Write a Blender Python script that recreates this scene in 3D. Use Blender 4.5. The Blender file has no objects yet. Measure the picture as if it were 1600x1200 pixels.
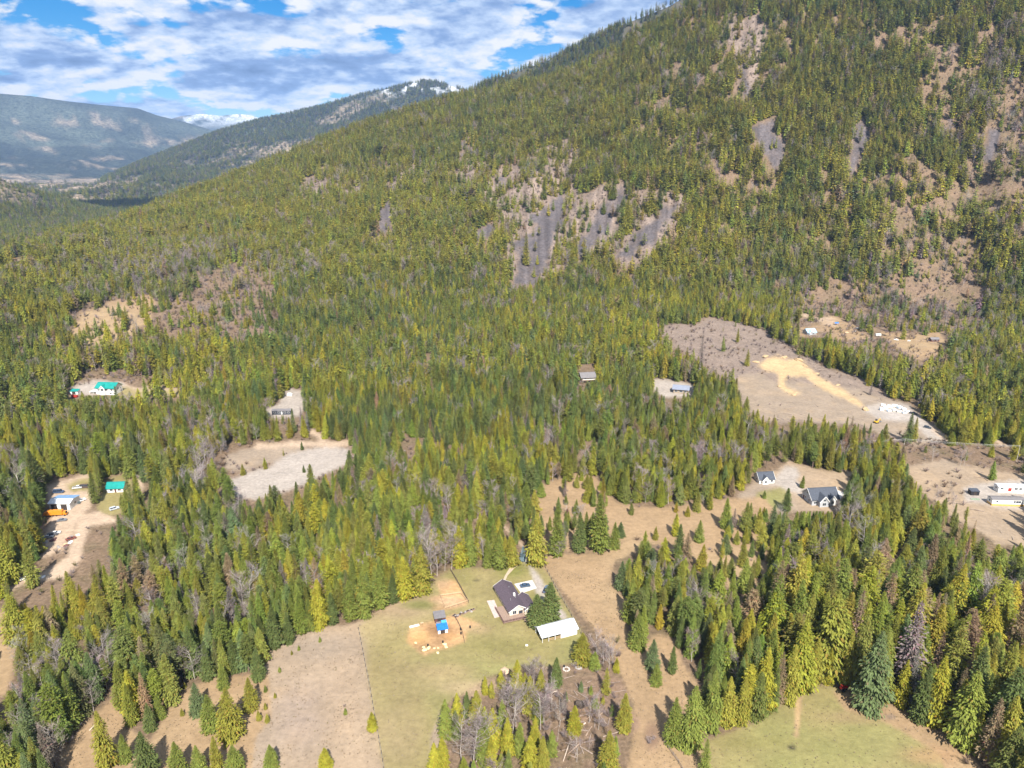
import bpy, bmesh, math, random
import numpy as np
from mathutils import Vector, Matrix, Euler

R = math.radians
# ------------------------------------------------------------------ camera
CAM_H = 180.0                      # metres above the meadow
PITCH = R(17.5)                    # looking down
FPX = 1109.0                       # focal length in pixels of the 1600 px wide photograph
scene = bpy.context.scene
cam_data = bpy.data.cameras.new('camera')
cam_data.sensor_fit = 'HORIZONTAL'
cam_data.sensor_width = 36.0
cam_data.lens = 36.0 * FPX / 1600.0
cam_data.clip_start = 1.0
cam_data.clip_end = 60000.0
cam = bpy.data.objects.new('camera', cam_data)
scene.collection.objects.link(cam)
cam.location = (0, 0, CAM_H)
cam.rotation_euler = (R(90) - PITCH, 0, 0)
scene.camera = cam

# ------------------------------------------------------------------ sun and sky
SUN_EL = 46.0
SUN_AZ = -9.0                      # light travels towards this azimuth (degrees right of +Y)
SUN_STRENGTH = 5.0
SKY_STRENGTH = 0.055
EXPOSURE = 1.08
sun_data = bpy.data.lights.new('sun', 'SUN')
sun_data.energy = SUN_STRENGTH
sun_data.angle = R(0.53)
sun_data.color = (1.0, 0.955, 0.88)
sun = bpy.data.objects.new('sun', sun_data)
scene.collection.objects.link(sun)
_d = Vector((math.sin(R(SUN_AZ)) * math.cos(R(SUN_EL)), math.cos(R(SUN_AZ)) * math.cos(R(SUN_EL)), -math.sin(R(SUN_EL))))
sun.rotation_euler = _d.to_track_quat('-Z', 'Y').to_euler()
sun.location = (0, -300, 600)

world = bpy.data.worlds.new('World')
scene.world = world
world.use_nodes = True
wn, wl = world.node_tree.nodes, world.node_tree.links
wn.clear()


def wnode(kind, **kw):
    n = wn.new(kind)
    for k, v in kw.items():
        setattr(n, k, v)
    return n


def wmath(op, a, b=None, clamp=False):
    n = wn.new('ShaderNodeMath')
    n.operation = op
    n.use_clamp = clamp
    for i, v in enumerate((a, b)):
        if v is None:
            continue
        if isinstance(v, (int, float)):
            n.inputs[i].default_value = v
        else:
            wl.new(v, n.inputs[i])
    return n.outputs[0]


def wramp(fac, stops):
    n = wn.new('ShaderNodeValToRGB')
    while len(n.color_ramp.elements) < len(stops):
        n.color_ramp.elements.new(0.5)
    for e, (p, c) in zip(n.color_ramp.elements, stops):
        e.position = p
        e.color = (*c, 1) if len(c) == 3 else c
    wl.new(fac, n.inputs[0])
    return n.outputs[0]


sky = wnode('ShaderNodeTexSky', sky_type='NISHITA', sun_disc=False)
sky.sun_elevation = R(SUN_EL)
sky.sun_rotation = R(180 + SUN_AZ)
sky.altitude = 700
sky.air_density = 1.0
sky.dust_density = 0.0
sky.ozone_density = 6.0
geo = wnode('ShaderNodeNewGeometry')
sep = wnode('ShaderNodeSeparateXYZ')
tc = wnode('ShaderNodeTexCoord')
wl.new(tc.outputs['Generated'], sep.inputs[0])
# clouds sit on a flat layer: project the view direction on to it
zz = wmath('ADD', wmath('MAXIMUM', sep.outputs[2], 0.0), 0.26)
cx_ = wmath('DIVIDE', sep.outputs[0], zz)
cy_ = wmath('DIVIDE', sep.outputs[1], zz)
comb = wnode('ShaderNodeCombineXYZ')
wl.new(cx_, comb.inputs[0])
wl.new(cy_, comb.inputs[1])


def cloud_noise(offset, scale, detail, rough, dist=0.0):
    mp = wnode('ShaderNodeMapping')
    wl.new(comb.outputs[0], mp.inputs[0])
    mp.inputs['Location'].default_value = offset
    n = wnode('ShaderNodeTexNoise')
    n.inputs['Scale'].default_value = scale
    n.inputs['Detail'].default_value = detail
    n.inputs['Roughness'].default_value = rough
    n.inputs['Distortion'].default_value = dist
    wl.new(mp.outputs[0], n.inputs['Vector'])
    return n.outputs['Fac']


CLOUD_OFF = (8.3, 2.9, 0.0)
big = cloud_noise(CLOUD_OFF, 3.3, 7, 0.52, 0.15)
lit = cloud_noise((CLOUD_OFF[0], CLOUD_OFF[1] + 0.055, 0.0), 3.3, 7, 0.52, 0.15)   # the same field a little farther on
fine = cloud_noise((7.7, 2.2, 0.0), 11.0, 6, 0.6)
dens = wmath('ADD', big, wmath('MULTIPLY', wmath('SUBTRACT', fine, 0.5), 0.25))
cover = wramp(dens, [(0.375, (0, 0, 0)), (0.435, (1, 1, 1))])
shade = wmath('ADD', wmath('MULTIPLY', wmath('SUBTRACT', big, lit), 2.6), wmath('MULTIPLY', wmath('SUBTRACT', fine, 0.5), 0.9))
shade = wmath('SUBTRACT', wmath('ADD', shade, 0.56), wmath('MULTIPLY', wmath('SUBTRACT', big, 0.5), 1.5), clamp=True)
cloudcol = wramp(shade, [(0.05, (0.14, 0.24, 0.47)), (0.36, (0.27, 0.42, 0.74)), (0.58, (0.62, 0.76, 1.0)), (0.78, (1.0, 1.0, 1.0))])
CLOUD_GAIN = 0.47
bg_sky = wnode('ShaderNodeBackground')
bg_sky.inputs[1].default_value = SKY_STRENGTH
hsv = wnode('ShaderNodeHueSaturation')
hsv.inputs['Saturation'].default_value = 1.45
wl.new(sky.outputs[0], hsv.inputs['Color'])
wl.new(hsv.outputs[0], bg_sky.inputs[0])
bg_cl = wnode('ShaderNodeBackground')
bg_cl.inputs[1].default_value = CLOUD_GAIN
wl.new(cloudcol, bg_cl.inputs[0])
mixw = wnode('ShaderNodeMixShader')
wl.new(cover, mixw.inputs[0])
wl.new(bg_sky.outputs[0], mixw.inputs[1])
wl.new(bg_cl.outputs[0], mixw.inputs[2])
wout = wnode('ShaderNodeOutputWorld')
wl.new(mixw.outputs[0], wout.inputs[0])

scene.view_settings.view_transform = 'Standard'
scene.view_settings.look = 'None'
scene.view_settings.exposure = EXPOSURE
scene.view_settings.gamma = 1.0
scene.view_settings.use_curve_mapping = False
scene.render.engine = 'CYCLES'
cy = scene.cycles
cy.max_bounces = 5
cy.diffuse_bounces = 2
cy.glossy_bounces = 2
cy.transmission_bounces = 3
cy.transparent_max_bounces = 6
cy.volume_bounces = 0
cy.caustics_reflective = False
cy.caustics_refractive = False
cy.use_denoising = True

# ------------------------------------------------------------------ noise and pixel helpers
def _hash(ix, iy, seed):
    h = (ix.astype(np.int64) * 374761393 + iy.astype(np.int64) * 668265263 + seed * 1442695041) & 0x7fffffff
    h = ((h ^ (h >> 13)) * 1274126177) & 0x7fffffff
    h = h ^ (h >> 16)
    return (h & 0xffff) / 65535.0


def vnoise(x, y, seed=0):
    ix, iy = np.floor(x), np.floor(y)
    fx, fy = x - ix, y - iy
    fx = fx * fx * (3 - 2 * fx)
    fy = fy * fy * (3 - 2 * fy)
    a, b = _hash(ix, iy, seed), _hash(ix + 1, iy, seed)
    c, d = _hash(ix, iy + 1, seed), _hash(ix + 1, iy + 1, seed)
    return (a * (1 - fx) + b * fx) * (1 - fy) + (c * (1 - fx) + d * fx) * fy


def fbm(x, y, seed=0, octaves=4):
    s, amp, tot = 0.0, 1.0, 0.0
    for o in range(octaves):
        s = s + amp * vnoise(x * 2 ** o + 17.3 * o, y * 2 ** o - 9.1 * o, seed + o)
        tot += amp
        amp *= 0.5
    return s / tot


SP, CP = math.sin(PITCH), math.cos(PITCH)


def pix_dir(px, py):
    """direction of a photograph pixel (1600 x 1200)"""
    a, b = px - 800.0, 600.0 - py
    return np.array([a, b * SP + FPX * CP, b * CP - FPX * SP])


def pix_azel(px, py):
    d = pix_dir(px, py)
    return math.atan2(d[0], d[1]), math.atan2(d[2], math.hypot(d[0], d[1]))


def project(x, y, z):
    """world -> photograph pixel"""
    dz = z - CAM_H
    depth = y * CP - dz * SP
    up = y * SP + dz * CP
    depth = np.where(depth < 1.0, 1.0, depth)
    return 800.0 + FPX * x / depth, 600.0 - FPX * up / depth


def table(pts):
    """pts: list of (px, py, value...) -> sorted azimuth array, list of arrays (elevation, values...)"""
    rows = sorted((pix_azel(p[0], p[1]) + tuple(p[2:]) for p in pts), key=lambda q: q[0])
    cols = list(zip(*rows))
    return [np.array(c) for c in cols]


# skyline of the near mountain: pixel, distance of the crest, distance of the foot, tree height on the crest
NEAR = table([(-700, 470, 900, 620, 8), (-250, 440, 1000, 640, 8), (0, 403, 1150, 640, 10), (100, 375, 1330, 650, 12), (190, 343, 1480, 650, 14), (300, 298, 1680, 660, 15),
              (400, 258, 1800, 690, 15), (550, 200, 1880, 740, 16), (640, 170, 1880, 770, 16), (720, 146, 1850, 790, 16),
              (800, 130, 1820, 800, 16), (880, 112, 1780, 810, 16), (960, 72, 1740, 820, 16), (1050, 18, 1710, 830, 16),
              (1150, -40, 1700, 850, 16), (1300, -110, 1700, 900, 16), (1600, -170, 1700, 940, 16), (2200, -250, 1700, 900, 16)])
BACK = table([(-200, 420), (300, 330), (500, 260), (640, 196), (700, 156), (740, 133), (800, 107), (870, 82), (960, 36), (1045, 2), (1100, -30), (1250, -90),
              (1600, -160), (2200, -200)])
MID = table([(-300, 330), (100, 320), (165, 277), (215, 256), (280, 230), (345, 205), (400, 189), (450, 179), (505, 166), (560, 150), (600, 140), (640, 131), (658, 127),
             (680, 128), (715, 137), (800, 165), (1000, 230), (1400, 300), (2200, 330)])
FARL = table([(-700, 120), (-200, 130), (0, 146), (50, 150), (105, 158), (160, 164), (215, 169), (245, 180), (290, 191), (330, 203), (370, 222), (430, 250), (600, 280), (2200, 300)])
FARM = table([(-200, 300), (160, 250), (250, 190), (285, 181), (315, 178), (345, 181), (372, 178), (392, 180), (415, 188), (470, 210), (600, 250), (2200, 290)])
DARK = table([(-500, 225), (-100, 255), (0, 278), (28, 289), (60, 301), (95, 312), (130, 322), (200, 340), (400, 350), (2200, 350)])


def lerp_t(t, k, az):
    return np.interp(az, t[0], t[k])


def sstep(a, b, x):
    t = np.clip((x - a) / (b - a), 0, 1)
    return t * t * (3 - 2 * t)


def ridge(r, az, t, rp, foot, back, floor=0.0):
    top = CAM_H + rp * np.tan(lerp_t(t, 1, az))
    top = np.maximum(top, floor)
    u = np.clip((r - foot) / (rp - foot), 0, 1)
    v = np.clip((r - rp) / (back - rp), 0, 1)
    return np.where(r < rp, floor + (top - floor) * (0.25 * u + 0.75 * u ** 1.6), floor + (top - floor) * (1 - v * v * (3 - 2 * v)))


def near_crest(az):
    return lerp_t(NEAR, 2, az)


def height(x, y):
    x, y = np.asarray(x, float), np.asarray(y, float)
    r = np.hypot(x, y)
    az = np.arctan2(x, y)
    rc, rf, th = lerp_t(NEAR, 2, az), lerp_t(NEAR, 3, az), lerp_t(NEAR, 4, az)
    zc = np.maximum(CAM_H + rc * np.tan(lerp_t(NEAR, 1, az)) - th, 4.0)
    u = np.clip((r - rf) / (rc - rf), 0, 1)
    steep = sstep(60, 420, zc)
    prof_steep = 0.16 * u + 0.84 * np.clip((u - 0.10) / 0.90, 0, 1) ** 1.12
    prof_soft = 0.35 * u + 0.65 * u ** 1.5
    prof = prof_soft * (1 - steep) + prof_steep * steep
    v = np.clip((r - rc) / 900.0, 0, 1)
    z = np.where(r <= rc, zc * prof, zc * (1 - v * v * (3 - 2 * v)))
    # gullies and bulges on the slope, none on the crest line itself
    amp = np.clip(zc / 400.0, 0, 1) * np.sin(np.pi * np.clip(u, 0, 1)) ** 0.8
    z = z + amp * ((fbm(az * 14 + 5, r / 260.0, 11, 4) - 0.5) * 46 + (fbm(x / 55.0, y / 55.0, 23, 3) - 0.5) * 14)
    roll = sstep(330, 620, r) * (1 - sstep(3000, 6000, r))
    z = z + roll * (fbm(x / 120.0, y / 120.0, 31, 3) - 0.5) * 7 * np.clip((r - 300) / 500, 0, 1)
    zb = ridge(r, az, BACK, 2600.0, 1700.0, 3600.0) - 14
    z = np.maximum(z, np.where((r > rc) & (r < 4000), zb, -1e3))
    k = (r > 1900) & (r < 3300)
    zd = ridge(r, az, DARK, 2900.0, 2450.0, 3300.0) - 8
    z = np.where(k, np.maximum(z, zd), z)
    bump = (fbm(x / 500.0, y / 500.0, 41, 5) - 0.5)
    k = r > 3300
    zm = ridge(r, az, MID, 6200.0, 3600.0, 8200.0) + bump * 120 * sstep(3700, 4300, r) * (1 - sstep(5800, 6150, r))
    zl = ridge(r, az, FARL, 11000.0, 7600.0, 14000.0) + (fbm(x / 1100.0, y / 1100.0, 47, 5) - 0.5) * 420 * sstep(8000, 8800, r) * (1 - sstep(10300, 10950, r))
    zf = ridge(r, az, FARM, 15500.0, 12000.0, 17800.0) + (fbm(x / 1300.0, y / 1300.0, 53, 5) - 0.5) * 420 * sstep(12500, 13500, r) * (1 - sstep(14600, 15400, r))
    z = np.where(k, np.maximum(np.maximum(z, np.where(r < 8200, zm, -1e3)), np.maximum(np.where(r > 7600, zl, -1e3), np.where(r > 12000, zf, -1e3))), z)
    return z


def ground(px, py, start=120.0):
    """the point of the terrain seen at a photograph pixel"""
    d = pix_dir(px, py)
    hd = math.hypot(d[0], d[1])
    rr = np.exp(np.linspace(math.log(start), math.log(16000), 1500))
    x, y = d[0] / hd * rr, d[1] / hd * rr
    diff = CAM_H + d[2] / hd * rr - height(x, y)
    i = int(np.argmax(diff < 0))
    if diff[i] >= 0:
        i = len(rr) - 1
    a, b = rr[max(i - 1, 0)], rr[i]
    for _ in range(18):
        m = 0.5 * (a + b)
        if CAM_H + d[2] / hd * m - float(height(d[0] / hd * m, d[1] / hd * m)) < 0:
            b = m
        else:
            a = m
    xx, yy = d[0] / hd * b, d[1] / hd * b
    return Vector((xx, yy, float(height(xx, yy))))


def gz(x, y):
    return float(height(x, y))


# ------------------------------------------------------------------ what covers the ground, read from the photograph
RS = 2.0                                         # one raster cell is two photograph pixels
RX0, RY0, RW, RH = -400, -100, 1200, 710         # raster origin in pixels, size in cells


def raster(poly):
    p = np.array(poly, float)
    m = np.zeros((RH, RW), bool)
    x0, x1 = int((p[:, 0].min() - RX0) / RS) - 1, int((p[:, 0].max() - RX0) / RS) + 2
    y0, y1 = int((p[:, 1].min() - RY0) / RS) - 1, int((p[:, 1].max() - RY0) / RS) + 2
    x0, y0, x1, y1 = max(x0, 0), max(y0, 0), min(x1, RW), min(y1, RH)
    X, Y = np.meshgrid((np.arange(x0, x1) + 0.5) * RS + RX0, (np.arange(y0, y1) + 0.5) * RS + RY0)
    ins = np.zeros(X.shape, bool)
    n = len(p)
    for i in range(n):
        xa, ya = p[i]
        xb, yb = p[(i + 1) % n]
        if ya == yb:
            continue
        c = ((ya > Y) != (yb > Y)) & (X < (xb - xa) * (Y - ya) / (yb - ya) + xa)
        ins ^= c
    m[y0:y1, x0:x1] = ins
    return m


def stroke(pts, w):
    """a band of width w pixels (or w0, w1) along a pixel polyline"""
    m = np.zeros((RH, RW), bool)
    for (xa, ya), (xb, yb) in zip(pts[:-1], pts[1:]):
        L = math.hypot(xb - xa, yb - ya) or 1
        nx, ny = -(yb - ya) / L * w / 2, (xb - xa) / L * w / 2
        ex, ey = (xb - xa) / L * w / 4, (yb - ya) / L * w / 4
        m |= raster([(xa + nx - ex, ya + ny - ey), (xb + nx + ex, yb + ny + ey), (xb - nx + ex, yb - ny + ey), (xa - nx - ex, ya - ny - ey)])
    return m


def look(a, px, py):
    i = np.clip(((py - RY0) / RS).astype(int), 0, RH - 1)
    j = np.clip(((px - RX0) / RS).astype(int), 0, RW - 1)
    return a[i, j]


def blur(a, n=1):
    a = a.astype(float)
    for _ in range(n):
        p = np.pad(a, ((1, 1), (0, 0)) + ((0, 0),) * (a.ndim - 2), mode='edge')
        a = (p[:-2] + 2 * p[1:-1] + p[2:]) / 4
        p = np.pad(a, ((0, 0), (1, 1)) + ((0, 0),) * (a.ndim - 2), mode='edge')
        a = (p[:, :-2] + 2 * p[:, 1:-1] + p[:, 2:]) / 4
    return a


def ragged(px_, py_, x_, y_):
    """borders in nature are not smooth: shift by noise, more on the wild slopes than round the farm"""
    r_ = np.hypot(x_, y_)
    s_ = np.interp(r_, [250, 330, 420, 600, 760, 1500], [1.5, 4.0, 5.5, 6.0, 17.0, 20.0])
    q_ = np.interp(r_, [250, 700, 1500], [7.0, 20.0, 26.0])
    return px_ + (fbm(x_ / q_, y_ / q_, 71, 4) - 0.5) * 2 * s_, py_ + (fbm(x_ / q_, y_ / q_, 83, 4) - 0.5) * 1.6 * s_


# classes of ground
FOREST, LAWN, PASTURE, DRYGRASS, GRAVEL, DIRT, SAND, SCREE, ROAD, SLASH, ROCK, BRUSH = range(12)
BASE = {FOREST: (0.175, 0.122, 0.080), LAWN: (0.228, 0.190, 0.082), PASTURE: (0.262, 0.205, 0.152), DRYGRASS: (0.285, 0.195, 0.112),
        GRAVEL: (0.33, 0.285, 0.245), DIRT: (0.43, 0.265, 0.135), SAND: (0.44, 0.315, 0.175), SCREE: (0.092, 0.080, 0.082),
        ROAD: (0.40, 0.300, 0.215), SLASH: (0.215, 0.165, 0.132), ROCK: (0.180, 0.138, 0.112), BRUSH: (0.185, 0.128, 0.086)}
CLS = np.zeros((RH, RW), np.int8)
OPEN = np.ones((RH, RW))                          # how many of the trees stand: 1 forest, 0 open ground


def area(cls, dens, poly, w=None):
    m = stroke(poly, w) if w else raster(poly)
    if cls is not None:
        CLS[m] = cls
    if dens is not None:
        OPEN[m] = dens


# mountain: thin woods, rock and scree
area(BRUSH, 0.85, [(900, 60), (1100, 20), (1250, 60), (1200, 180), (1130, 250), (1050, 260), (980, 200), (920, 150)])
area(BRUSH, 0.62, [(1040, 190), (1120, 180), (1160, 230), (1150, 290), (1090, 310), (1040, 280)])
area(BRUSH, 0.88, [(1250, 20), (1620, 20), (1620, 330), (1450, 330), (1350, 300), (1260, 200)])
area(ROCK, 0.30, [(460, 292), (478, 272), (520, 262), (566, 268), (575, 285), (560, 300), (520, 318), (470, 312)])
area(ROCK, 0.42, [(560, 245), (640, 255), (660, 275), (600, 290), (570, 275)])
area(ROCK, 0.36, [(700, 262), (730, 248), (800, 258), (850, 225), (905, 215), (915, 235), (880, 255), (900, 300), (960, 290), (990, 290), (1070, 305), (1080, 330), (1040, 380), (985, 415),
                  (950, 400), (900, 410), (850, 440), (800, 450), (780, 400), (800, 360), (770, 340), (760, 310), (720, 290)])
area(ROCK, 0.22, [(1115, 38), (1130, 25), (1185, 28), (1205, 50), (1190, 130), (1160, 150), (1150, 115), (1140, 70)])
area(ROCK, 0.25, [(730, 145), (790, 110), (850, 95), (860, 110), (800, 128), (740, 150)])
for poly in ([(795, 445), (815, 385), (838, 335), (858, 312), (880, 300), (884, 322), (868, 370), (852, 410), (838, 447)],
             [(893, 405), (905, 375), (925, 345), (945, 318), (972, 292), (980, 312), (962, 345), (940, 372), (915, 395)],
             [(958, 408), (985, 378), (1010, 350), (1038, 325), (1062, 322), (1046, 345), (1020, 375), (985, 405)],
             [(768, 285), (785, 270), (792, 285), (776, 296)], [(735, 375), (760, 355), (778, 350), (770, 370), (745, 380)],
             [(790, 390), (810, 368), (822, 372), (806, 400)],
             [(577, 372), (590, 345), (602, 312), (612, 310), (616, 340), (605, 362)], [(623, 375), (632, 355), (637, 362), (632, 385)],
             [(1172, 196), (1200, 188), (1222, 205), (1225, 240), (1212, 265), (1195, 245), (1183, 220)],
             [(1320, 268), (1326, 230), (1342, 190), (1354, 184), (1362, 212), (1345, 245), (1332, 272)],
             [(1528, 258), (1533, 230), (1540, 200), (1566, 205), (1560, 235), (1545, 262)],
             [(1150, 120), (1162, 100), (1166, 135), (1156, 145)], [(718, 215), (728, 205), (734, 240), (724, 245)]):
    area(SCREE, 0.02, poly)
# old cut on the left slope
area(BRUSH, 0.45, [(5, 525), (60, 505), (125, 480), (190, 458), (330, 420), (380, 400), (420, 425), (445, 500), (440, 530), (340, 540), (200, 545), (100, 560), (40, 550)])
area(DRYGRASS, 0.10, [(112, 520), (125, 488), (180, 470), (240, 462), (245, 495), (215, 520), (175, 532), (130, 540)])
area(BRUSH, 0.26, [(240, 470), (330, 455), (400, 475), (415, 500), (360, 520), (250, 525)])
# right hand slope above the houses
area(BRUSH, 0.42, [(1235, 500), (1255, 470), (1300, 430), (1380, 440), (1460, 400), (1530, 380), (1545, 440), (1535, 500), (1490, 545), (1440, 600), (1395, 575), (1330, 545), (1260, 525)])
area(BRUSH, 0.55, [(1370, 300), (1480, 280), (1510, 310), (1480, 370), (1420, 400), (1370, 410)])
area(BRUSH, 0.45, [(1560, 130), (1620, 120), (1620, 330), (1560, 300)])
# right hand cut with the sandy pad
area(SLASH, 0.012, [(1018, 520), (1055, 508), (1130, 498), (1205, 512), (1240, 545), (1300, 580), (1372, 606), (1412, 632), (1470, 670), (1500, 700), (1455, 705), (1425, 697), (1350, 668), (1240, 662),
                    (1195, 660), (1160, 640), (1150, 600), (1100, 572), (1060, 545)])
area(PASTURE, 0.006, [(1150, 590), (1185, 582), (1215, 600), (1235, 595), (1270, 605), (1340, 610), (1400, 625), (1440, 650), (1460, 690), (1425, 695), (1345, 665), (1200, 655), (1165, 635)])
area(SAND, 0.0, [(1178, 570), (1195, 556), (1212, 557), (1255, 564), (1262, 575), (1300, 602), (1352, 634), (1345, 638), (1300, 617), (1262, 594), (1232, 588), (1226, 596), (1232, 606), (1255, 618),
                 (1236, 617), (1216, 604), (1211, 582), (1190, 578)])
area(GRAVEL, 0.0, [(1346, 640), (1372, 631), (1412, 630), (1432, 648), (1462, 668), (1476, 690), (1458, 690), (1440, 672), (1420, 660), (1395, 657), (1366, 650)])
area(ROAD, 0.02, [(1352, 700), (1385, 707), (1430, 705), (1475, 696), (1500, 706), (1550, 715), (1620, 724)], 7)
area(ROAD, 0.0, [(1552, 690), (1580, 702), (1620, 722)], 6)
area(ROAD, 0.0, [(1462, 668), (1478, 686), (1500, 706)], 9)
area(BRUSH, 0.22, [(1395, 700), (1470, 690), (1500, 695), (1600, 700), (1620, 745), (1480, 722), (1420, 728)])
area(PASTURE, 0.01, [(1408, 728), (1480, 718), (1560, 738), (1620, 742), (1620, 855), (1560, 852), (1500, 815), (1450, 775)])
area(GRAVEL, 0.0, [(1505, 762), (1560, 752), (1620, 748), (1620, 800), (1560, 795), (1510, 785)])
# houses on the right
area(PASTURE, 0.02, [(1150, 775), (1182, 742), (1215, 735), (1232, 722), (1262, 730), (1300, 738), (1340, 738), (1330, 765), (1300, 800), (1240, 800), (1180, 800)])
area(LAWN, 0.0, [(1180, 770), (1222, 762), (1238, 775), (1215, 795), (1182, 792)])
area(GRAVEL, 0.0, [(1184, 757), (1212, 745), (1228, 728), (1248, 732), (1252, 745), (1245, 752), (1262, 763), (1250, 774), (1230, 768), (1215, 758)])
area(DRYGRASS, 0.34, [(820, 770), (860, 752), (905, 738), (935, 750), (960, 785), (1000, 795), (1060, 790), (1130, 780), (1190, 775), (1215, 800), (1212, 835), (1195, 870), (1200, 905), (1150, 925),
                      (1090, 880), (1030, 850), (985, 842), (930, 860), (880, 860), (850, 850), (835, 800)])
area(DRYGRASS, 0.14, [(985, 835), (1010, 815), (1060, 800), (1130, 785), (1160, 800), (1130, 830), (1150, 850), (1110, 865), (1060, 850), (1010, 850)])
# meadow right of the drive
area(DRYGRASS, 0.0, [(846, 884), (858, 862), (905, 868), (955, 858), (985, 842), (1005, 850), (990, 865), (958, 878), (952, 905), (965, 928), (985, 940), (978, 985), (985, 1010), (1005, 1015), (1010, 1000),
                     (1030, 990), (1060, 1000), (1065, 1035), (1085, 1060), (1098, 1082), (1085, 1105), (1095, 1140), (1100, 1165), (1098, 1310), (955, 1310), (990, 1150), (985, 1090), (968, 1050), (955, 1015), (930, 985), (900, 950)])
area(BRUSH, 0.10, [(870, 1040), (935, 1035), (968, 1055), (990, 1100), (985, 1150), (940, 1150), (905, 1150), (875, 1110)])
area(BRUSH, 0.35, [(700, 1095), (760, 1062), (800, 1045), (850, 1040), (900, 1080), (900, 1130), (950, 1150), (960, 1310), (668, 1310), (672, 1150)])
# fields around the house
area(PASTURE, 0.0, [(540, 980), (600, 955), (700, 1050), (690, 1310), (570, 1310)])
area(PASTURE, 0.0, [(562, 976), (520, 978), (478, 986), (438, 1008), (420, 1018), (412, 1058), (380, 1055), (330, 1062), (285, 1082), (262, 1108), (255, 1145), (240, 1180), (250, 1310), (619, 1310), (598, 1190), (575, 1060)])
area(DRYGRASS, 0.0, [(262, 1108), (290, 1080), (330, 1060), (420, 1050), (425, 1120), (400, 1150), (380, 1310), (60, 1310), (95, 1178), (125, 1140), (175, 1090), (190, 1105), (205, 1140), (235, 1160)])
area(DRYGRASS, 0.02, [(-40, 950), (16, 955), (24, 1000), (18, 1060), (8, 1085), (-40, 1100)])
area(LAWN, 0.0, [(560, 978), (600, 952), (652, 927), (702, 891), (722, 885), (765, 890), (800, 877), (822, 866), (848, 884), (872, 925), (908, 985), (915, 1005), (905, 1035), (855, 1040), (800, 1044), (760, 1060),
                 (712, 1088), (690, 1110), (672, 1150), (666, 1310), (619, 1310), (598, 1190), (575, 1060)])
area(DIRT, 0.0, [(668, 936), (690, 930), (682, 912), (712, 905), (722, 926), (731, 944), (705, 952), (680, 955)])
area(DIRT, 0.0, [(640, 982), (670, 972), (690, 966), (712, 960), (738, 970), (752, 978), (730, 985), (727, 1002), (700, 1012), (660, 1025), (648, 1012), (638, 1005)])
area(GRAVEL, 0.0, [(822, 866), (832, 885), (846, 905), (858, 925), (872, 945), (888, 965), (872, 972), (858, 955), (845, 935), (836, 925), (832, 905), (824, 885), (814, 872)])
area(ROAD, 0.0, [(770, 812), (752, 815), (736, 800), (728, 790)], 7)
area(ROAD, 0.0, [(822, 868), (818, 856), (800, 835), (775, 815)], 4)
# field at the bottom right
area(LAWN, 0.0, [(1098, 1160), (1150, 1140), (1185, 1128), (1215, 1105), (1245, 1085), (1262, 1072), (1300, 1070), (1330, 1082), (1352, 1105), (1395, 1100), (1430, 1125), (1470, 1138), (1505, 1165), (1530, 1190), (1545, 1310), (1098, 1310)])
area(DRYGRASS, 0.0, [(1330, 1082), (1352, 1100), (1395, 1100), (1430, 1125), (1470, 1138), (1505, 1165), (1530, 1190), (1545, 1310), (1500, 1310), (1470, 1180), (1420, 1150), (1370, 1122), (1320, 1110), (1300, 1080)])
area(DRYGRASS, 0.0, [(1250, 1085), (1248, 1110), (1244, 1150)], 7)
# gravel pit and tracks in the middle
area(BRUSH, 0.30, [(300, 752), (330, 725), (352, 708), (400, 693), (470, 685), (545, 688), (560, 715), (500, 735), (470, 762), (400, 782), (380, 782), (350, 765)])
area(PASTURE, 0.0, [(352, 715), (380, 702), (440, 698), (478, 702), (430, 722), (380, 738), (352, 735)])
area(GRAVEL, 0.0, [(350, 757), (385, 740), (420, 730), (445, 712), (480, 702), (515, 698), (545, 700), (548, 722), (510, 740), (470, 760), (400, 782), (372, 778)])
area(ROAD, 0.0, [(400, 699), (440, 696), (490, 694), (545, 692)], 9)
area(ROAD, 0.0, [(484, 674), (498, 680), (508, 692)], 8)
area(BRUSH, 0.1, [(636, 590), (641, 640)], 9)
area(BRUSH, 0.1, [(634, 685), (648, 690), (646, 730), (638, 730)])
area(BRUSH, 0.2, [(664, 590), (672, 560)], 8)
area(GRAVEL, 0.0, [(412, 650), (418, 636), (436, 632), (440, 615), (455, 608), (473, 612), (475, 632), (465, 652), (440, 656)])
# yard on the left
area(ROAD, 0.0, [(68, 770), (90, 750), (140, 740), (150, 748), (132, 762), (145, 775), (140, 795), (128, 802), (132, 815), (120, 830), (112, 850), (90, 865), (60, 870), (72, 830), (80, 800)])
area(LAWN, 0.03, [(100, 755), (135, 748), (146, 756), (136, 768), (110, 768)])
area(LAWN, 0.05, [(162, 752), (200, 742), (212, 760), (190, 805), (160, 812), (150, 795)])
area(BRUSH, 0.04, [(120, 815), (185, 812), (190, 830), (150, 862), (130, 890), (95, 918), (20, 915), (40, 885), (95, 862)])
area(ROAD, 0.0, [(126, 806), (150, 800), (182, 813), (180, 820), (140, 822), (128, 850), (126, 872), (100, 905), (58, 908), (75, 890), (105, 868), (112, 835)])
area(ROAD, 0.0, [(-20, 930), (30, 912), (75, 893), (118, 866)], 7)
area(ROAD, 0.0, [(226, 728), (220, 755), (216, 785)], 9)
area(ROAD, 0.0, [(70, 764), (95, 753), (145, 744)], 4)
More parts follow.
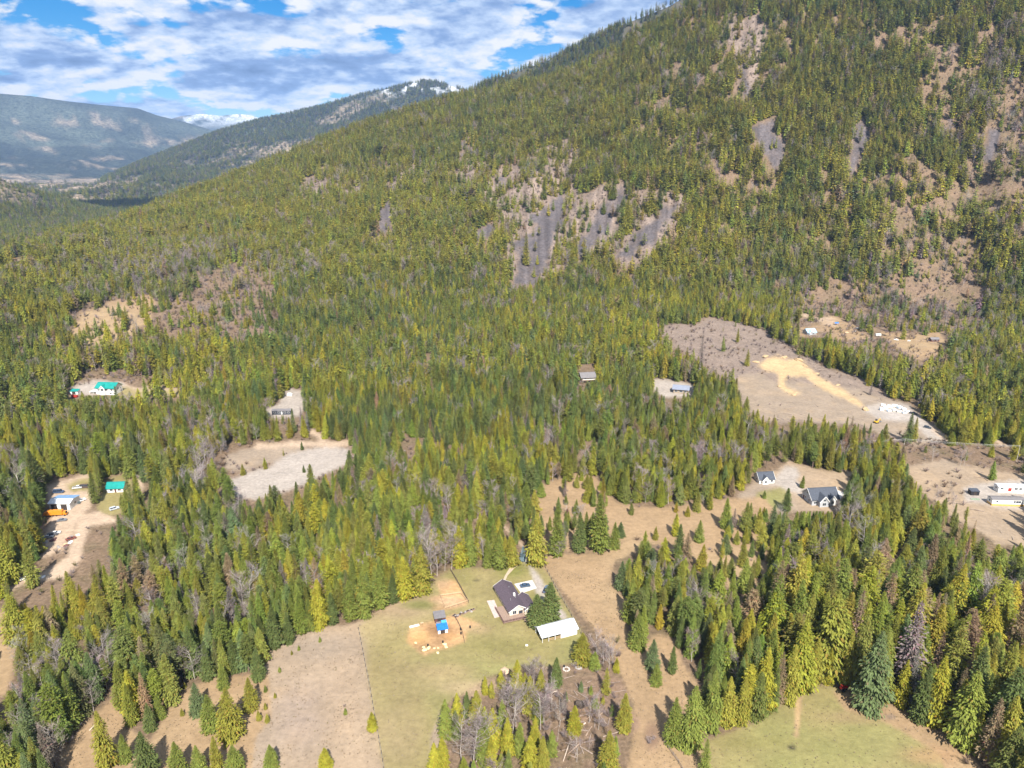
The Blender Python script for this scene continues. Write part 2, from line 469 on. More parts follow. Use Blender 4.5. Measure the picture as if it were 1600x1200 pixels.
# teal roofed house
area(BRUSH, 0.02, [(105, 605), (130, 588), (190, 580), (240, 590), (250, 600), (150, 600)])
area(GRAVEL, 0.0, [(106, 608), (150, 598), (200, 597), (205, 618), (135, 622), (118, 618)])
area(LAWN, 0.02, [(178, 602), (240, 607), (278, 610), (282, 620), (220, 620), (180, 620)])
area(ROAD, 0.0, [(196, 600), (215, 606), (278, 609)], 4)
# small clearings around the houses in the middle and the far right
area(BRUSH, 0.02, [(896, 600), (905, 575), (930, 575), (925, 605), (905, 612)])
area(GRAVEL, 0.0, [(1012, 598), (1040, 592), (1085, 600), (1088, 618), (1040, 622), (1022, 614)])
area(DRYGRASS, 0.0, [(1240, 518), (1262, 505), (1300, 500), (1340, 508), (1370, 520), (1340, 535), (1290, 525)])
area(ROAD, 0.0, [(1239, 483), (1255, 492), (1285, 500), (1305, 508)], 5)
area(SAND, 0.0, [(1396, 528), (1420, 522), (1428, 535), (1405, 540)])
area(DRYGRASS, 0.03, [(1375, 515), (1470, 520), (1475, 545), (1440, 560), (1400, 548)])
area(PASTURE, 0.0, [(15, 402), (48, 395), (45, 412), (0, 416), (-20, 412)])
area(GRAVEL, 0.0, [(-20, 632), (10, 630), (16, 645), (-20, 650)])

CLSB = blur(np.stack([(CLS == c) for c in range(12)], -1), 2)


# ------------------------------------------------------------------ materials
def new_mat(name, rough=0.8):
    m = bpy.data.materials.new(name)
    m.use_nodes = True
    nt = m.node_tree
    b = nt.nodes['Principled BSDF']
    b.inputs['Roughness'].default_value = rough
    b.inputs['Specular IOR Level'].default_value = 0.25
    return m, nt, b


def mat(name, col, rough=0.75, noise=0.12, scale=3.0, metal=0.0, bump=0.0, spec=0.3):
    if name in bpy.data.materials:
        return bpy.data.materials[name]
    m, nt, b = new_mat(name, rough)
    n = nt.nodes.new('ShaderNodeTexNoise')
    n.inputs['Scale'].default_value = scale
    n.inputs['Detail'].default_value = 5
    tcn = nt.nodes.new('ShaderNodeTexCoord')
    nt.links.new(tcn.outputs['Object'], n.inputs['Vector'])
    r = nt.nodes.new('ShaderNodeValToRGB')
    r.color_ramp.elements[0].position = 0.3
    r.color_ramp.elements[1].position = 0.7
    r.color_ramp.elements[0].color = (*[c * (1 - noise) for c in col], 1)
    r.color_ramp.elements[1].color = (*[min(1, c * (1 + noise)) for c in col], 1)
    nt.links.new(n.outputs['Fac'], r.inputs[0])
    nt.links.new(r.outputs[0], b.inputs['Base Color'])
    b.inputs['Metallic'].default_value = metal
    b.inputs['Specular IOR Level'].default_value = spec
    if bump:
        bm_ = nt.nodes.new('ShaderNodeBump')
        bm_.inputs['Strength'].default_value = bump
        bm_.inputs['Distance'].default_value = 0.05
        nt.links.new(n.outputs['Fac'], bm_.inputs['Height'])
        nt.links.new(bm_.outputs[0], b.inputs['Normal'])
    return m


def ground_mat(name, scale, lo, hi, bump):
    m, nt, b = new_mat(name, 0.95)
    b.inputs['Specular IOR Level'].default_value = 0.05
    at = nt.nodes.new('ShaderNodeAttribute')
    at.attribute_name = 'cover'
    g = nt.nodes.new('ShaderNodeNewGeometry')
    mul = None
    for sc, l, h in ((scale, lo, hi), (scale * 7.0, (lo + 1) / 2 - 0.04, (hi + 1) / 2 + 0.04), (scale * 0.16, 0.86, 1.14)):
        n = nt.nodes.new('ShaderNodeTexNoise')
        n.inputs['Scale'].default_value = sc
        n.inputs['Detail'].default_value = 6
        n.inputs['Roughness'].default_value = 0.65
        nt.links.new(g.outputs['Position'], n.inputs['Vector'])
        mr = nt.nodes.new('ShaderNodeMapRange')
        mr.inputs[1].default_value, mr.inputs[2].default_value = 0.3, 0.7
        mr.inputs[3].default_value, mr.inputs[4].default_value = l, h
        nt.links.new(n.outputs['Fac'], mr.inputs[0])
        if mul is None:
            mul, first = mr.outputs[0], n
        else:
            mm = nt.nodes.new('ShaderNodeMath')
            mm.operation = 'MULTIPLY'
            nt.links.new(mul, mm.inputs[0])
            nt.links.new(mr.outputs[0], mm.inputs[1])
            mul = mm.outputs[0]
    sc = nt.nodes.new('ShaderNodeVectorMath')
    sc.operation = 'SCALE'
    nt.links.new(at.outputs['Color'], sc.inputs[0])
    nt.links.new(mul, sc.inputs['Scale'])
    nt.links.new(sc.outputs[0], b.inputs['Base Color'])
    bp = nt.nodes.new('ShaderNodeBump')
    bp.inputs['Strength'].default_value = bump
    bp.inputs['Distance'].default_value = 0.6
    nt.links.new(first.outputs['Fac'], bp.inputs['Height'])
    nt.links.new(bp.outputs[0], b.inputs['Normal'])
    return m


# ------------------------------------------------------------------ the land: one polar sheet round the camera, cut by ground cover
az_f = np.radians(np.arange(-47, 47.001, 0.17))
az_l = np.radians(np.arange(-180, -47.1, 4.0))
az_r = np.radians(np.concatenate([np.arange(48, 180, 4.0), [180.0]]))
AZ = np.concatenate([az_l, az_f, az_r])
RR = np.concatenate([[1.0, 40, 90], np.exp(np.arange(math.log(130), math.log(1950), 0.0058)), np.exp(np.arange(math.log(1960), math.log(17900), 0.011))])
AA, RRR = np.meshgrid(AZ, RR)
TX, TY = RRR * np.sin(AA), RRR * np.cos(AA)
TZ = height(TX, TY)
NR, NA = TX.shape
px, py = project(TX, TY, TZ)
front = (RRR < near_crest(AA)) & (np.abs(AA) < R(46.5)) & (RRR > 130)
# ragged borders between ground covers
jx, jy = ragged(px, py, TX, TY)
W = look(CLSB, jx, jy)
W = np.where(front[..., None], W, np.eye(12)[FOREST])
basecol = np.array([BASE[c] for c in range(12)])
COV = W @ basecol
cls_v = W.argmax(-1)
# patches of green and straw in the fields, litter in the woods
n1, n2, n3 = fbm(TX / 30.0, TY / 30.0, 91, 4), fbm(TX / 9.0, TY / 9.0, 97, 3), fbm(TX / 70.0, TY / 70.0, 99, 3)
green, straw = np.array((0.185, 0.190, 0.068)), np.array((0.33, 0.25, 0.145))
wl_ = W[..., LAWN]
g = np.clip((n1 - 0.42) * 4.0, 0, 1)[..., None] * wl_[..., None] * 0.55
COV = COV * (1 - g) + green * g
s = np.clip((n3 - 0.52) * 5.0, 0, 1)[..., None] * (wl_ + 0.6 * W[..., DRYGRASS])[..., None] * 0.55
COV = COV * (1 - s) + straw * s
wp_ = W[..., PASTURE] * (np.clip((n3 - 0.5) * 6, 0, 1) * 0.55 + np.clip((n2 - 0.6) * 5, 0, 1) * 0.35)
COV = COV * (1 - wp_[..., None]) + np.array((0.335, 0.24, 0.150)) * wp_[..., None]
moss = (W[..., FOREST] + W[..., BRUSH]) * np.clip((n2 - 0.5) * 4, 0, 1) * 0.35
COV = COV * (1 - moss[..., None]) + np.array((0.105, 0.095, 0.045)) * moss[..., None]
st_ = (W[..., SCREE] + W[..., ROCK])
streak = fbm(AA * 260 + TX / 300, RRR / 160.0, 141, 4)
COV = COV * (1 + st_[..., None] * (np.clip(streak * 2.6 - 0.85, 0.0, 1.2)[..., None] - 0.45) * 0.5)
rb = (0.3 * W[..., SCREE] + W[..., ROCK]) * np.clip((fbm(TX / 16.0, TY / 16.0, 151, 3) - 0.5) * 6, 0, 1) * 0.6
COV = COV * (1 - rb[..., None]) + np.array((0.185, 0.135, 0.105)) * rb[..., None]
dk = W[..., DIRT] * np.clip((n2 - 0.45) * 5, 0, 1) * 0.5
COV = COV * (1 - dk[..., None]) + np.array((0.20, 0.115, 0.060)) * dk[..., None]
# stains and worn places with a shape of their own: pixel centre, radii, colour, strength
for (qx, qy, qrx, qry, qc_, qs) in ((620, 945, 60, 22, (0.30, 0.215, 0.140), 0.8), (640, 1060, 75, 45, (0.215, 0.165, 0.085), 0.7), (625, 1150, 45, 50, (0.255, 0.195, 0.11), 0.8), (700, 1050, 50, 14, (0.29, 0.215, 0.115), 0.6),
                                    (560, 1030, 14, 40, (0.25, 0.19, 0.135), 0.7), (740, 1075, 60, 14, (0.34, 0.25, 0.15), 0.7), (690, 985, 26, 12, (0.16, 0.085, 0.045), 0.7), (706, 995, 16, 8, (0.40, 0.22, 0.09), 0.5),
                                    (655, 995, 18, 12, (0.50, 0.30, 0.12), 0.6), (745, 982, 22, 9, (0.33, 0.235, 0.13), 0.8), (700, 940, 26, 9, (0.43, 0.30, 0.19), 0.7), (712, 920, 12, 4, (0.45, 0.27, 0.12), 0.6), (692, 912, 12, 10, (0.34, 0.235, 0.14), 0.7),
                                    (725, 905, 16, 10, (0.135, 0.135, 0.04), 0.4), (800, 890, 26, 14, (0.135, 0.145, 0.035), 0.7), (840, 935, 18, 9, (0.135, 0.145, 0.035), 0.6), (790, 1010, 60, 14, (0.165, 0.150, 0.052), 0.6), (655, 945, 30, 8, (0.13, 0.145, 0.035), 0.7),
                                    (500, 1010, 60, 26, (0.245, 0.200, 0.160), 0.6), (540, 1090, 40, 60, (0.31, 0.225, 0.15), 0.5), (470, 1120, 40, 50, (0.25, 0.195, 0.16), 0.6), (1237, 1168, 7, 4, (0.03, 0.028, 0.025), 1.0), (1390, 1120, 11, 4, (0.20, 0.16, 0.14), 0.9),
                                    (1246, 1115, 4, 26, (0.42, 0.29, 0.15), 0.8), (1340, 1120, 60, 12, (0.27, 0.185, 0.105), 0.6), (1460, 1180, 50, 16, (0.30, 0.185, 0.10), 0.7), (1180, 1160, 60, 10, (0.19, 0.17, 0.06), 0.5), (744, 907, 6, 2, (0.07, 0.06, 0.04), 0.8),
                                    (1020, 1150, 14, 22, (0.14, 0.085, 0.07), 0.7), (990, 1130, 10, 14, (0.17, 0.11, 0.09), 0.6), (950, 1075, 24, 22, (0.25, 0.16, 0.11), 0.6), (900, 1115, 30, 16, (0.27, 0.165, 0.10), 0.5), (1395, 650, 26, 6, (0.36, 0.32, 0.29), 0.7)):
    q = np.exp(-(((px - qx) / qrx) ** 2 + ((py - qy) / qry) ** 2) ** 1.5) * qs * front * np.clip(0.35 + 1.3 * n2, 0, 1)
    COV = COV * (1 - q[..., None]) + np.array(qc_) * q[..., None]
# far land: dense woods, brown valley floor, snow patches on the tops
far = sstep(1900, 2300, RRR)
n4, n5 = fbm(TX / 330.0, TY / 330.0, 111, 5), fbm(TX / 90.0, TY / 90.0, 113, 3)
wood = np.array((0.034, 0.040, 0.030))
tan = np.array((0.235, 0.180, 0.125))
clear = np.clip((n4 - 0.56) * 9, 0, 1) * np.clip((n5 - 0.35) * 4, 0, 1)
floor_ = (TZ < 60) & (RRR > 3300)
clear = np.where(floor_, np.clip((n4 - 0.40) * 6, 0, 1) * np.clip((n5 - 0.28) * 4, 0.1, 1), clear * 0.75)
farcol = wood * (0.45 + 0.75 * n5[..., None] + 0.75 * np.clip((fbm(TX / 700.0, TY / 700.0, 117, 4) - 0.45) * 6, 0, 1.3)[..., None]) * (1 - clear[..., None]) + tan * clear[..., None]
n6 = np.where(RRR < 8000, fbm(TX / 60.0, TY / 130.0, 121, 4), fbm(TX / 260.0, TY / 700.0, 121, 5))
ms_ = (RRR > 5300) & (RRR < 6700) & (px > 585)
snow = np.where(ms_, np.clip((TZ - 640) / 120, 0, 1) * np.clip((n6 - 0.53) * 12, 0, 0.75), 0)
snow = np.where(RRR > 9000, np.clip((TZ - 700 - 0.0 * RRR) / 500, 0, 1) * np.clip((n6 - 0.44) * 9, 0, 1) * np.where(RRR > 12500, 1.0, sstep(940, 1060, TZ) * (px > 150)), snow)
farcol = farcol * (1 - snow[..., None]) + np.array((0.80, 0.82, 0.86)) * snow[..., None]
COV = COV * (1 - far[..., None]) + farcol * far[..., None]
# relief of the open ground
rough_amp = W @ np.array([0.5, 0.10, 0.14, 0.18, 0.22, 0.25, 0.25, 0.9, 0.05, 0.9, 1.3, 0.6])
flat_near = sstep(285, 420, RRR)
TZ = TZ + front * rough_amp * (fbm(TX / 3.2, TY / 3.2, 131, 3) - 0.5) * 1.6 * (0.15 + 0.85 * flat_near)


def grid_mesh(name, keep, m, kind='structure'):
    ii, jj = np.nonzero(keep)
    quads = np.stack([ii * NA + jj, ii * NA + jj + 1, (ii + 1) * NA + jj + 1, (ii + 1) * NA + jj], 1)
    used, inv = np.unique(quads, return_inverse=True)
    quads = inv.reshape(quads.shape)[:, ::-1]
    me = bpy.data.meshes.new(name)
    me.vertices.add(len(used))
    P = np.stack([TX.ravel()[used], TY.ravel()[used], TZ.ravel()[used]], 1)
    me.vertices.foreach_set('co', P.ravel())
    me.loops.add(quads.size)
    me.loops.foreach_set('vertex_index', quads.ravel().astype(np.int32))
    me.polygons.add(len(quads))
    me.polygons.foreach_set('loop_start', np.arange(0, quads.size, 4, dtype=np.int32))
    me.polygons.foreach_set('use_smooth', np.ones(len(quads), bool))
    a = me.attributes.new('cover', 'FLOAT_COLOR', 'POINT')
    col = np.concatenate([COV.reshape(-1, 3)[used], np.ones((len(used), 1))], 1)
    a.data.foreach_set('color', col.ravel())
    me.update()
    me.validate()
    me.materials.append(m)
    o = bpy.data.objects.new(name, me)
    scene.collection.objects.link(o)
    o['kind'] = kind
    return o


qc = cls_v[:-1, :-1]
qfar = RRR[:-1, :-1] > 3300
G_wood = ground_mat('forest_floor', 0.55, 0.62, 1.30, 0.9)
G_field = ground_mat('grass', 0.45, 0.84, 1.14, 0.5)
G_bare = ground_mat('bare_ground', 0.5, 0.80, 1.18, 0.7)
G_rock = ground_mat('rubble', 0.30, 0.62, 1.35, 1.0)
G_far = ground_mat('far_woods', 0.03, 0.15, 1.9, 1.0)
G_far.node_tree.nodes['Bump'].inputs['Distance'].default_value = 14.0
for nm, cl, mm in (('ground', (FOREST, BRUSH), G_wood), ('meadow', (LAWN,), G_field), ('pasture', (PASTURE, DRYGRASS), G_field), ('gravel', (GRAVEL, SAND, DIRT), G_bare),
                   ('dirt_road', (ROAD,), G_bare), ('scree_slope', (SCREE, ROCK), G_rock), ('cleared_ground', (SLASH,), G_bare)):
    grid_mesh(nm, np.isin(qc, cl) & ~qfar, mm)
grid_mesh('hills', qfar, G_far)

# ------------------------------------------------------------------ tree models, one metre tall, scaled where they stand
class Geo:
    def __init__(self):
        self.v, self.f = [], []

    def tube(self, pts, rad, sides=6, cap=True):
        b0 = len(self.v)
        for k, (p, r_) in enumerate(zip(pts, rad)):
            d = (Vector(pts[min(k + 1, len(pts) - 1)]) - Vector(pts[max(k - 1, 0)])).normalized()
            a = d.orthogonal().normalized()
            b = d.cross(a)
            for s_ in range(sides):
                t = 2 * math.pi * s_ / sides
                self.v.append(tuple(Vector(p) + a * (r_ * math.cos(t)) + b * (r_ * math.sin(t))))
        for k in range(len(pts) - 1):
            for s_ in range(sides):
                i, j = b0 + k * sides + s_, b0 + k * sides + (s_ + 1) % sides
                self.f.append((i, j, j + sides, i + sides))

    def leaf(self, c, d, n, L, Wd, droop=0.0):
        """a pointed spray: centre, direction, face normal"""
        s_ = d.cross(n)
        if s_.length < 1e-4:
            s_ = d.orthogonal()
        s_.normalize()
        i = len(self.v)
        self.v += [tuple(c - d * L * 0.5), tuple(c + s_ * Wd * 0.5 - d * L * 0.05), tuple(c + d * L * 0.5 + Vector((0, 0, -droop * L))), tuple(c - s_ * Wd * 0.5 - d * L * 0.05)]
        self.f.append((i, i + 1, i + 2, i + 3))

    def twig(self, a, b, w):
        a, b = Vector(a), Vector(b)
        d = (b - a)
        s_ = d.cross(Vector((0.31, 0.2, 0.93))).normalized() * w
        t = d.cross(s_).normalized() * w
        i = len(self.v)
        self.v += [tuple(a + s_), tuple(a - s_ * 0.5 + t * 0.8), tuple(a - s_ * 0.5 - t * 0.8), tuple(b)]
        self.f += [(i, i + 1, i + 3), (i + 1, i + 2, i + 3), (i + 2, i, i + 3)]


def make_conifer(seed, width, base, whorls, per, clumps, shape='fir', lod=False, fine=1.0):
    rn = random.Random(seed)
    trunk, crown = Geo(), Geo()
    bend = [(rn.uniform(-1, 1) * 0.008, rn.uniform(-1, 1) * 0.008) for _ in range(6)]
    pts = [(bend[k][0] * k / 5, bend[k][1] * k / 5, k / 5 * 0.985 - 0.02) for k in range(6)]
    trunk.tube(pts, [0.0135 * (1 - k / 5.3) + 0.0012 for k in range(6)], 4 if lod else 7)
    lean = rn.uniform(0, 6.28)
    lob = [rn.uniform(0.72, 1.15) for _ in range(7)]
    for i in range(whorls):
        t = (i + rn.uniform(-0.25, 0.25)) / whorls
        t = min(max(t, 0.0), 0.995)
        z = base + (0.99 - base) * t
        if shape == 'fir':
            rad = width * ((1 - t) ** 0.68) * (0.55 + 0.45 * min(1, t * 6 + 0.25)) + 0.006
        elif shape == 'cedar':
            rad = width * ((1 - t ** 1.5) ** 0.85) * (0.7 + 0.3 * min(1, t * 5)) + 0.006
        elif shape == 'bush':
            rad = width * ((1 - t ** 1.25) ** 0.9) * (0.78 + 0.22 * min(1, t * 5)) + 0.01
        else:   # pine
            rad = width * math.sin(math.pi * min(1, 0.16 + 0.82 * t)) ** 0.7 * rn.uniform(0.7, 1.15) + 0.006
        nb = max(3, int(per * (0.55 + 0.45 * (1 - t)) + 0.5))
        a0 = rn.uniform(0, 6.28)
        for j in range(nb):
            a = a0 + 6.283 * j / nb + rn.uniform(-0.35, 0.35)
            rr_ = rad * rn.uniform(0.70, 1.12) * lob[int((a + t * 9.0) % 6.283 / 6.283 * 7) % 7]
            if shape == 'pine':
                slope = rn.uniform(-0.05, 0.5)
            elif shape == 'cedar':
                slope = -0.35 + 0.55 * t + rn.uniform(-0.1, 0.1)
            else:
                slope = -0.34 + 0.75 * t + rn.uniform(-0.12, 0.12)
            out = Vector((math.cos(a), math.sin(a), slope)).normalized()
            for k in range(clumps):
                s_ = (k + 0.75 + rn.uniform(-0.25, 0.25)) / clumps
                c = Vector((0, 0, z)) + out * (rr_ * s_)
                side = Vector((-math.sin(a), math.cos(a), 0)) * rn.uniform(-1, 1) * (0.16 * rr_ + 0.012) * (1.25 - 0.5 * s_)
                c = c + side + Vector((0, 0, rn.uniform(-0.012, 0.010)))
                L = (0.40 * rr_ + 0.022) * rn.uniform(0.75, 1.25) * (1.5 if lod else 1.0) * fine
                Wd = L * rn.uniform(0.42, 0.62) * (1.35 if lod else 1.0)
                d = (out + side.normalized() * rn.uniform(0, 0.7) if side.length > 1e-6 else out) + Vector((0, 0, rn.uniform(-0.35, 0.15)))
                if shape == 'cedar':
                    d = d + Vector((0, 0, -0.45))
                d.normalize()
                n = Vector((rn.uniform(-0.55, 0.55), rn.uniform(-0.55, 0.55), 1.0)) + out * rn.uniform(-0.2, 0.5)
                crown.leaf(c, d, n.normalized(), L, Wd, 0.18)
    for k in range(3):                                     # leader
        crown.leaf(Vector((0, 0, 0.975)), Vector((0.1 * math.cos(k * 2.1), 0.1 * math.sin(k * 2.1), 1)).normalized(), Vector((math.cos(k * 2.1), math.sin(k * 2.1), 0)), 0.06, 0.016)
    return trunk, crown


def make_bare(seed, spread, limbs, twigs, white=True, lean=0.0):
    """a leafless birch or aspen: pale stem with limbs, and the haze of fine twigs"""
    rn = random.Random(seed)
    stem, crown = Geo(), Geo()
    pts, x, y = [], 0.0, 0.0
    for k in range(8):
        pts.append((x, y, k / 7 * 0.9 - 0.02))
        x += rn.uniform(-0.012, 0.016) + lean * 0.02
        y += rn.uniform(-0.014, 0.014)
    stem.tube(pts, [0.0075 * (1 - k / 7.6) + 0.0014 for k in range(8)], 6)
    for i in range(limbs):
        t = 0.22 + 0.72 * (i + rn.random()) / limbs
        k = t / 0.9 * 7
        k0 = min(int(k), 6)
        p = Vector(pts[k0]).lerp(Vector(pts[k0 + 1]), min(1, k - k0))
        a = rn.uniform(0, 6.28)
        L = spread * (1.15 - 0.75 * abs(t - 0.45)) * rn.uniform(0.6, 1.15)
        up = rn.uniform(0.7, 1.5)
        mid = p + Vector((math.cos(a), math.sin(a), up * 0.7)) * L * 0.5
        end = mid + Vector((math.cos(a + 0.3) * 0.8, math.sin(a + 0.3) * 0.8, up)) * L * 0.5
        stem.tube([p, mid, end], [0.0028, 0.0018, 0.0008], 4)
        for q in range(twigs):
            s_ = rn.uniform(0.25, 1.0)
            o = p.lerp(mid, s_ * 2) if s_ < 0.5 else mid.lerp(end, s_ * 2 - 1)
            d = Vector((rn.uniform(-1, 1), rn.uniform(-1, 1), rn.uniform(-0.1, 1.2))).normalized()
            e = o + d * L * rn.uniform(0.25, 0.55)
            crown.twig(o, e, 0.0022)
            for _ in range(3):
                d2 = (d + Vector((rn.uniform(-1, 1), rn.uniform(-1, 1), rn.uniform(-0.3, 0.8)))).normalized()
                o2 = o.lerp(e, rn.uniform(0.3, 0.9))
                crown.twig(o2, o2 + d2 * L * rn.uniform(0.14, 0.34), 0.0019)
    return stem, crown


def make_shrub(seed, n):
    rn = random.Random(seed)
    stem, crown = Geo(), Geo()
    for i in range(7):
        a = rn.uniform(0, 6.28)
        e = Vector((math.cos(a) * rn.uniform(0.1, 0.5), math.sin(a) * rn.uniform(0.1, 0.5), rn.uniform(0.6, 0.95)))
        stem.tube([(0, 0, -0.03), e * 0.5 + Vector((0, 0, 0.05)), e], [0.022, 0.014, 0.006], 4)
        for _ in range(n):
            o = e * rn.uniform(0.2, 1.0)
            d = Vector((rn.uniform(-1, 1), rn.uniform(-1, 1), rn.uniform(0, 1.2))).normalized()
            crown.twig(o, o + d * rn.uniform(0.15, 0.42), 0.007)
    return stem, crown


def geo_mesh(name, parts):
    """parts: list of (Geo, material)"""
    me = bpy.data.meshes.new(name)
    v, f, mi = [], [], []
    for k, (g_, m_) in enumerate(parts):
        o = len(v)
        v += g_.v
        f += [tuple(i + o for i in q) for q in g_.f]
        mi += [k] * len(g_.f)
        me.materials.append(m_)
    me.from_pydata(v, [], f)
    me.polygons.foreach_set('material_index', np.array(mi, np.int32))
    at_ = me.attributes.new('leaf', 'FLOAT', 'FACE')
    at_.data.foreach_set('value', np.random.default_rng(len(f)).random(len(f)).astype(np.float32))
    me.update()
    return me


def foliage_mat(name, instanced, twig=False):
    m = bpy.data.materials.new(name)
    m.use_nodes = True
    nt = m.node_tree
    nt.nodes.clear()
    out = nt.nodes.new('ShaderNodeOutputMaterial')
    if instanced:
        at = nt.nodes.new('ShaderNodeAttribute')
        at.attribute_type = 'INSTANCER'
        at.attribute_name = 'tint'
        tint = at.outputs['Color']
    else:
        oi = nt.nodes.new('ShaderNodeObjectInfo')
        tint = oi.outputs['Color']
    g_ = nt.nodes.new('ShaderNodeNewGeometry')
    n = nt.nodes.new('ShaderNodeTexNoise')
    n.inputs['Scale'].default_value = 0.55
    n.inputs['Detail'].default_value = 4
    nt.links.new(g_.outputs['Position'], n.inputs['Vector'])
    mr = nt.nodes.new('ShaderNodeMapRange')
    mr.inputs[1].default_value, mr.inputs[2].default_value = 0.3, 0.7
    mr.inputs[3].default_value, mr.inputs[4].default_value = 0.68, 1.32
    nt.links.new(n.outputs['Fac'], mr.inputs[0])
    sc = nt.nodes.new('ShaderNodeVectorMath')
    sc.operation = 'SCALE'
    nt.links.new(tint, sc.inputs[0])
    nt.links.new(mr.outputs[0], sc.inputs['Scale'])
    lf = nt.nodes.new('ShaderNodeAttribute')
    lf.attribute_name = 'leaf'
    rp = nt.nodes.new('ShaderNodeValToRGB')
    for e_, (p_, c_) in zip([rp.color_ramp.elements[0], rp.color_ramp.elements[1], rp.color_ramp.elements.new(0.12), rp.color_ramp.elements.new(0.5)], ((0.0, (1.15, 0.75, 0.95)), (1.0, (1.28, 1.30, 1.15)), (0.12, (0.72, 0.72, 0.85)), (0.5, (0.95, 0.98, 1.0)))):
        e_.color = (*c_, 1)
    nt.links.new(lf.outputs['Fac'], rp.inputs[0])
    ml = nt.nodes.new('ShaderNodeVectorMath')
    ml.operation = 'MULTIPLY'
    nt.links.new(sc.outputs[0], ml.inputs[0])
    nt.links.new(rp.outputs[0], ml.inputs[1])
    sc = ml
    df = nt.nodes.new('ShaderNodeBsdfDiffuse')
    nt.links.new(sc.outputs[0], df.inputs[0])
    if twig:
        nt.links.new(df.outputs[0], out.inputs[0])
        return m
    tr = nt.nodes.new('ShaderNodeBsdfTranslucent')
    nt.links.new(sc.outputs[0], tr.inputs[0])
    mx = nt.nodes.new('ShaderNodeMixShader')
    mx.inputs[0].default_value = 0.3
    nt.links.new(df.outputs[0], mx.inputs[1])
    nt.links.new(tr.outputs[0], mx.inputs[2])
    nt.links.new(mx.outputs[0], out.inputs[0])
    return m


FOL_I, FOL_O = foliage_mat('needles_of_the_woods', True), foliage_mat('needles', False)
TWG_I, TWG_O = foliage_mat('twigs_of_the_woods', True, True), foliage_mat('twigs', False, True)
BARK = mat('bark', (0.16, 0.115, 0.085), 0.9, 0.3, 2.0)
BIRCH = mat('birch_bark', (0.40, 0.355, 0.32), 0.85, 0.25, 3.0)

MODELS = []      # (kind, trunk Geo, crown Geo)
for sd, w_ in ((1, 0.125), (2, 0.145), (3, 0.165), (4, 0.135)):
    MODELS.append(('fir',) + make_conifer(sd, w_, 0.07, 24, 9, 5, 'fir'))
for sd, w_ in ((11, 0.155), (12, 0.185), (13, 0.165)):
    MODELS.append(('cedar',) + make_conifer(sd, w_, 0.05, 24, 10, 5, 'cedar'))
for sd, w_ in ((21, 0.115), (22, 0.135)):
    MODELS.append(('pine',) + make_conifer(sd, w_, 0.30, 17, 8, 5, 'pine'))
for sd, w_ in ((31, 0.27), (32, 0.235)):
    MODELS.append(('bush',) + make_conifer(sd, w_, 0.02, 20, 12, 6, 'bush'))
MODELS.append(('thin',) + make_conifer(41, 0.13, 0.10, 17, 6, 4, 'fir'))
for sd, sp in ((51, 0.26), (52, 0.32), (53, 0.22)):
    MODELS.append(('bare',) + make_bare(sd, sp, 19, 12))
for sd in (61, 62):
    MODELS.append(('shrub',) + make_shrub(sd, 34))
for sd, w_, sh in ((71, 0.20, 'bush'), (72, 0.165, 'fir'), (73, 0.19, 'cedar'), (74, 0.175, 'pine')):
    MODELS.append(('far',) + make_conifer(sd, w_, 0.22 if sh == 'pine' else 0.08, 17, 8, 3, sh, True, 0.66))
HD = {}                                                   # finer models for the trees close to the camera
for kd_, specs in (('fir', ((101, 0.14), (102, 0.16), (103, 0.185), (104, 0.15))), ('cedar', ((111, 0.165), (112, 0.20), (113, 0.18))), ('pine', ((121, 0.125), (122, 0.145))), ('bush', ((131, 0.29), (132, 0.255))), ('thin', ((141, 0.14),))):
    HD[kd_] = []
    for sd, w_ in specs:
        HD[kd_].append(len(MODELS))
        sp_ = {'fir': (0.06, 44, 14, 11, 'fir'), 'cedar': (0.04, 42, 16, 11, 'cedar'), 'pine': (0.30, 28, 12, 11, 'pine'), 'bush': (0.02, 34, 19, 12, 'bush'), 'thin': (0.08, 32, 9, 8, 'fir')}[kd_]
        MODELS.append(('hd',) + make_conifer(sd, w_, sp_[0], sp_[1], sp_[2], sp_[3], sp_[4], False, 0.44))
KIND_IDX = {}
for i_, m_ in enumerate(MODELS):
    KIND_IDX.setdefault(m_[0], []).append(i_)
KIND_ALL = [m_[0] for m_ in MODELS]

model_coll = bpy.data.collections.new('tree_models')          # never linked to the scene: only what the scatter copies from
for i_, (kd, tr_, cr_) in enumerate(MODELS):
    bare = kd in ('bare', 'shrub')
    me = geo_mesh('tree_model', [(cr_, TWG_I if bare else FOL_I), (tr_, BIRCH if kd == 'bare' else BARK)])
    o = bpy.data.objects.new('tree_model_%02d' % i_, me)
    model_coll.objects.link(o)


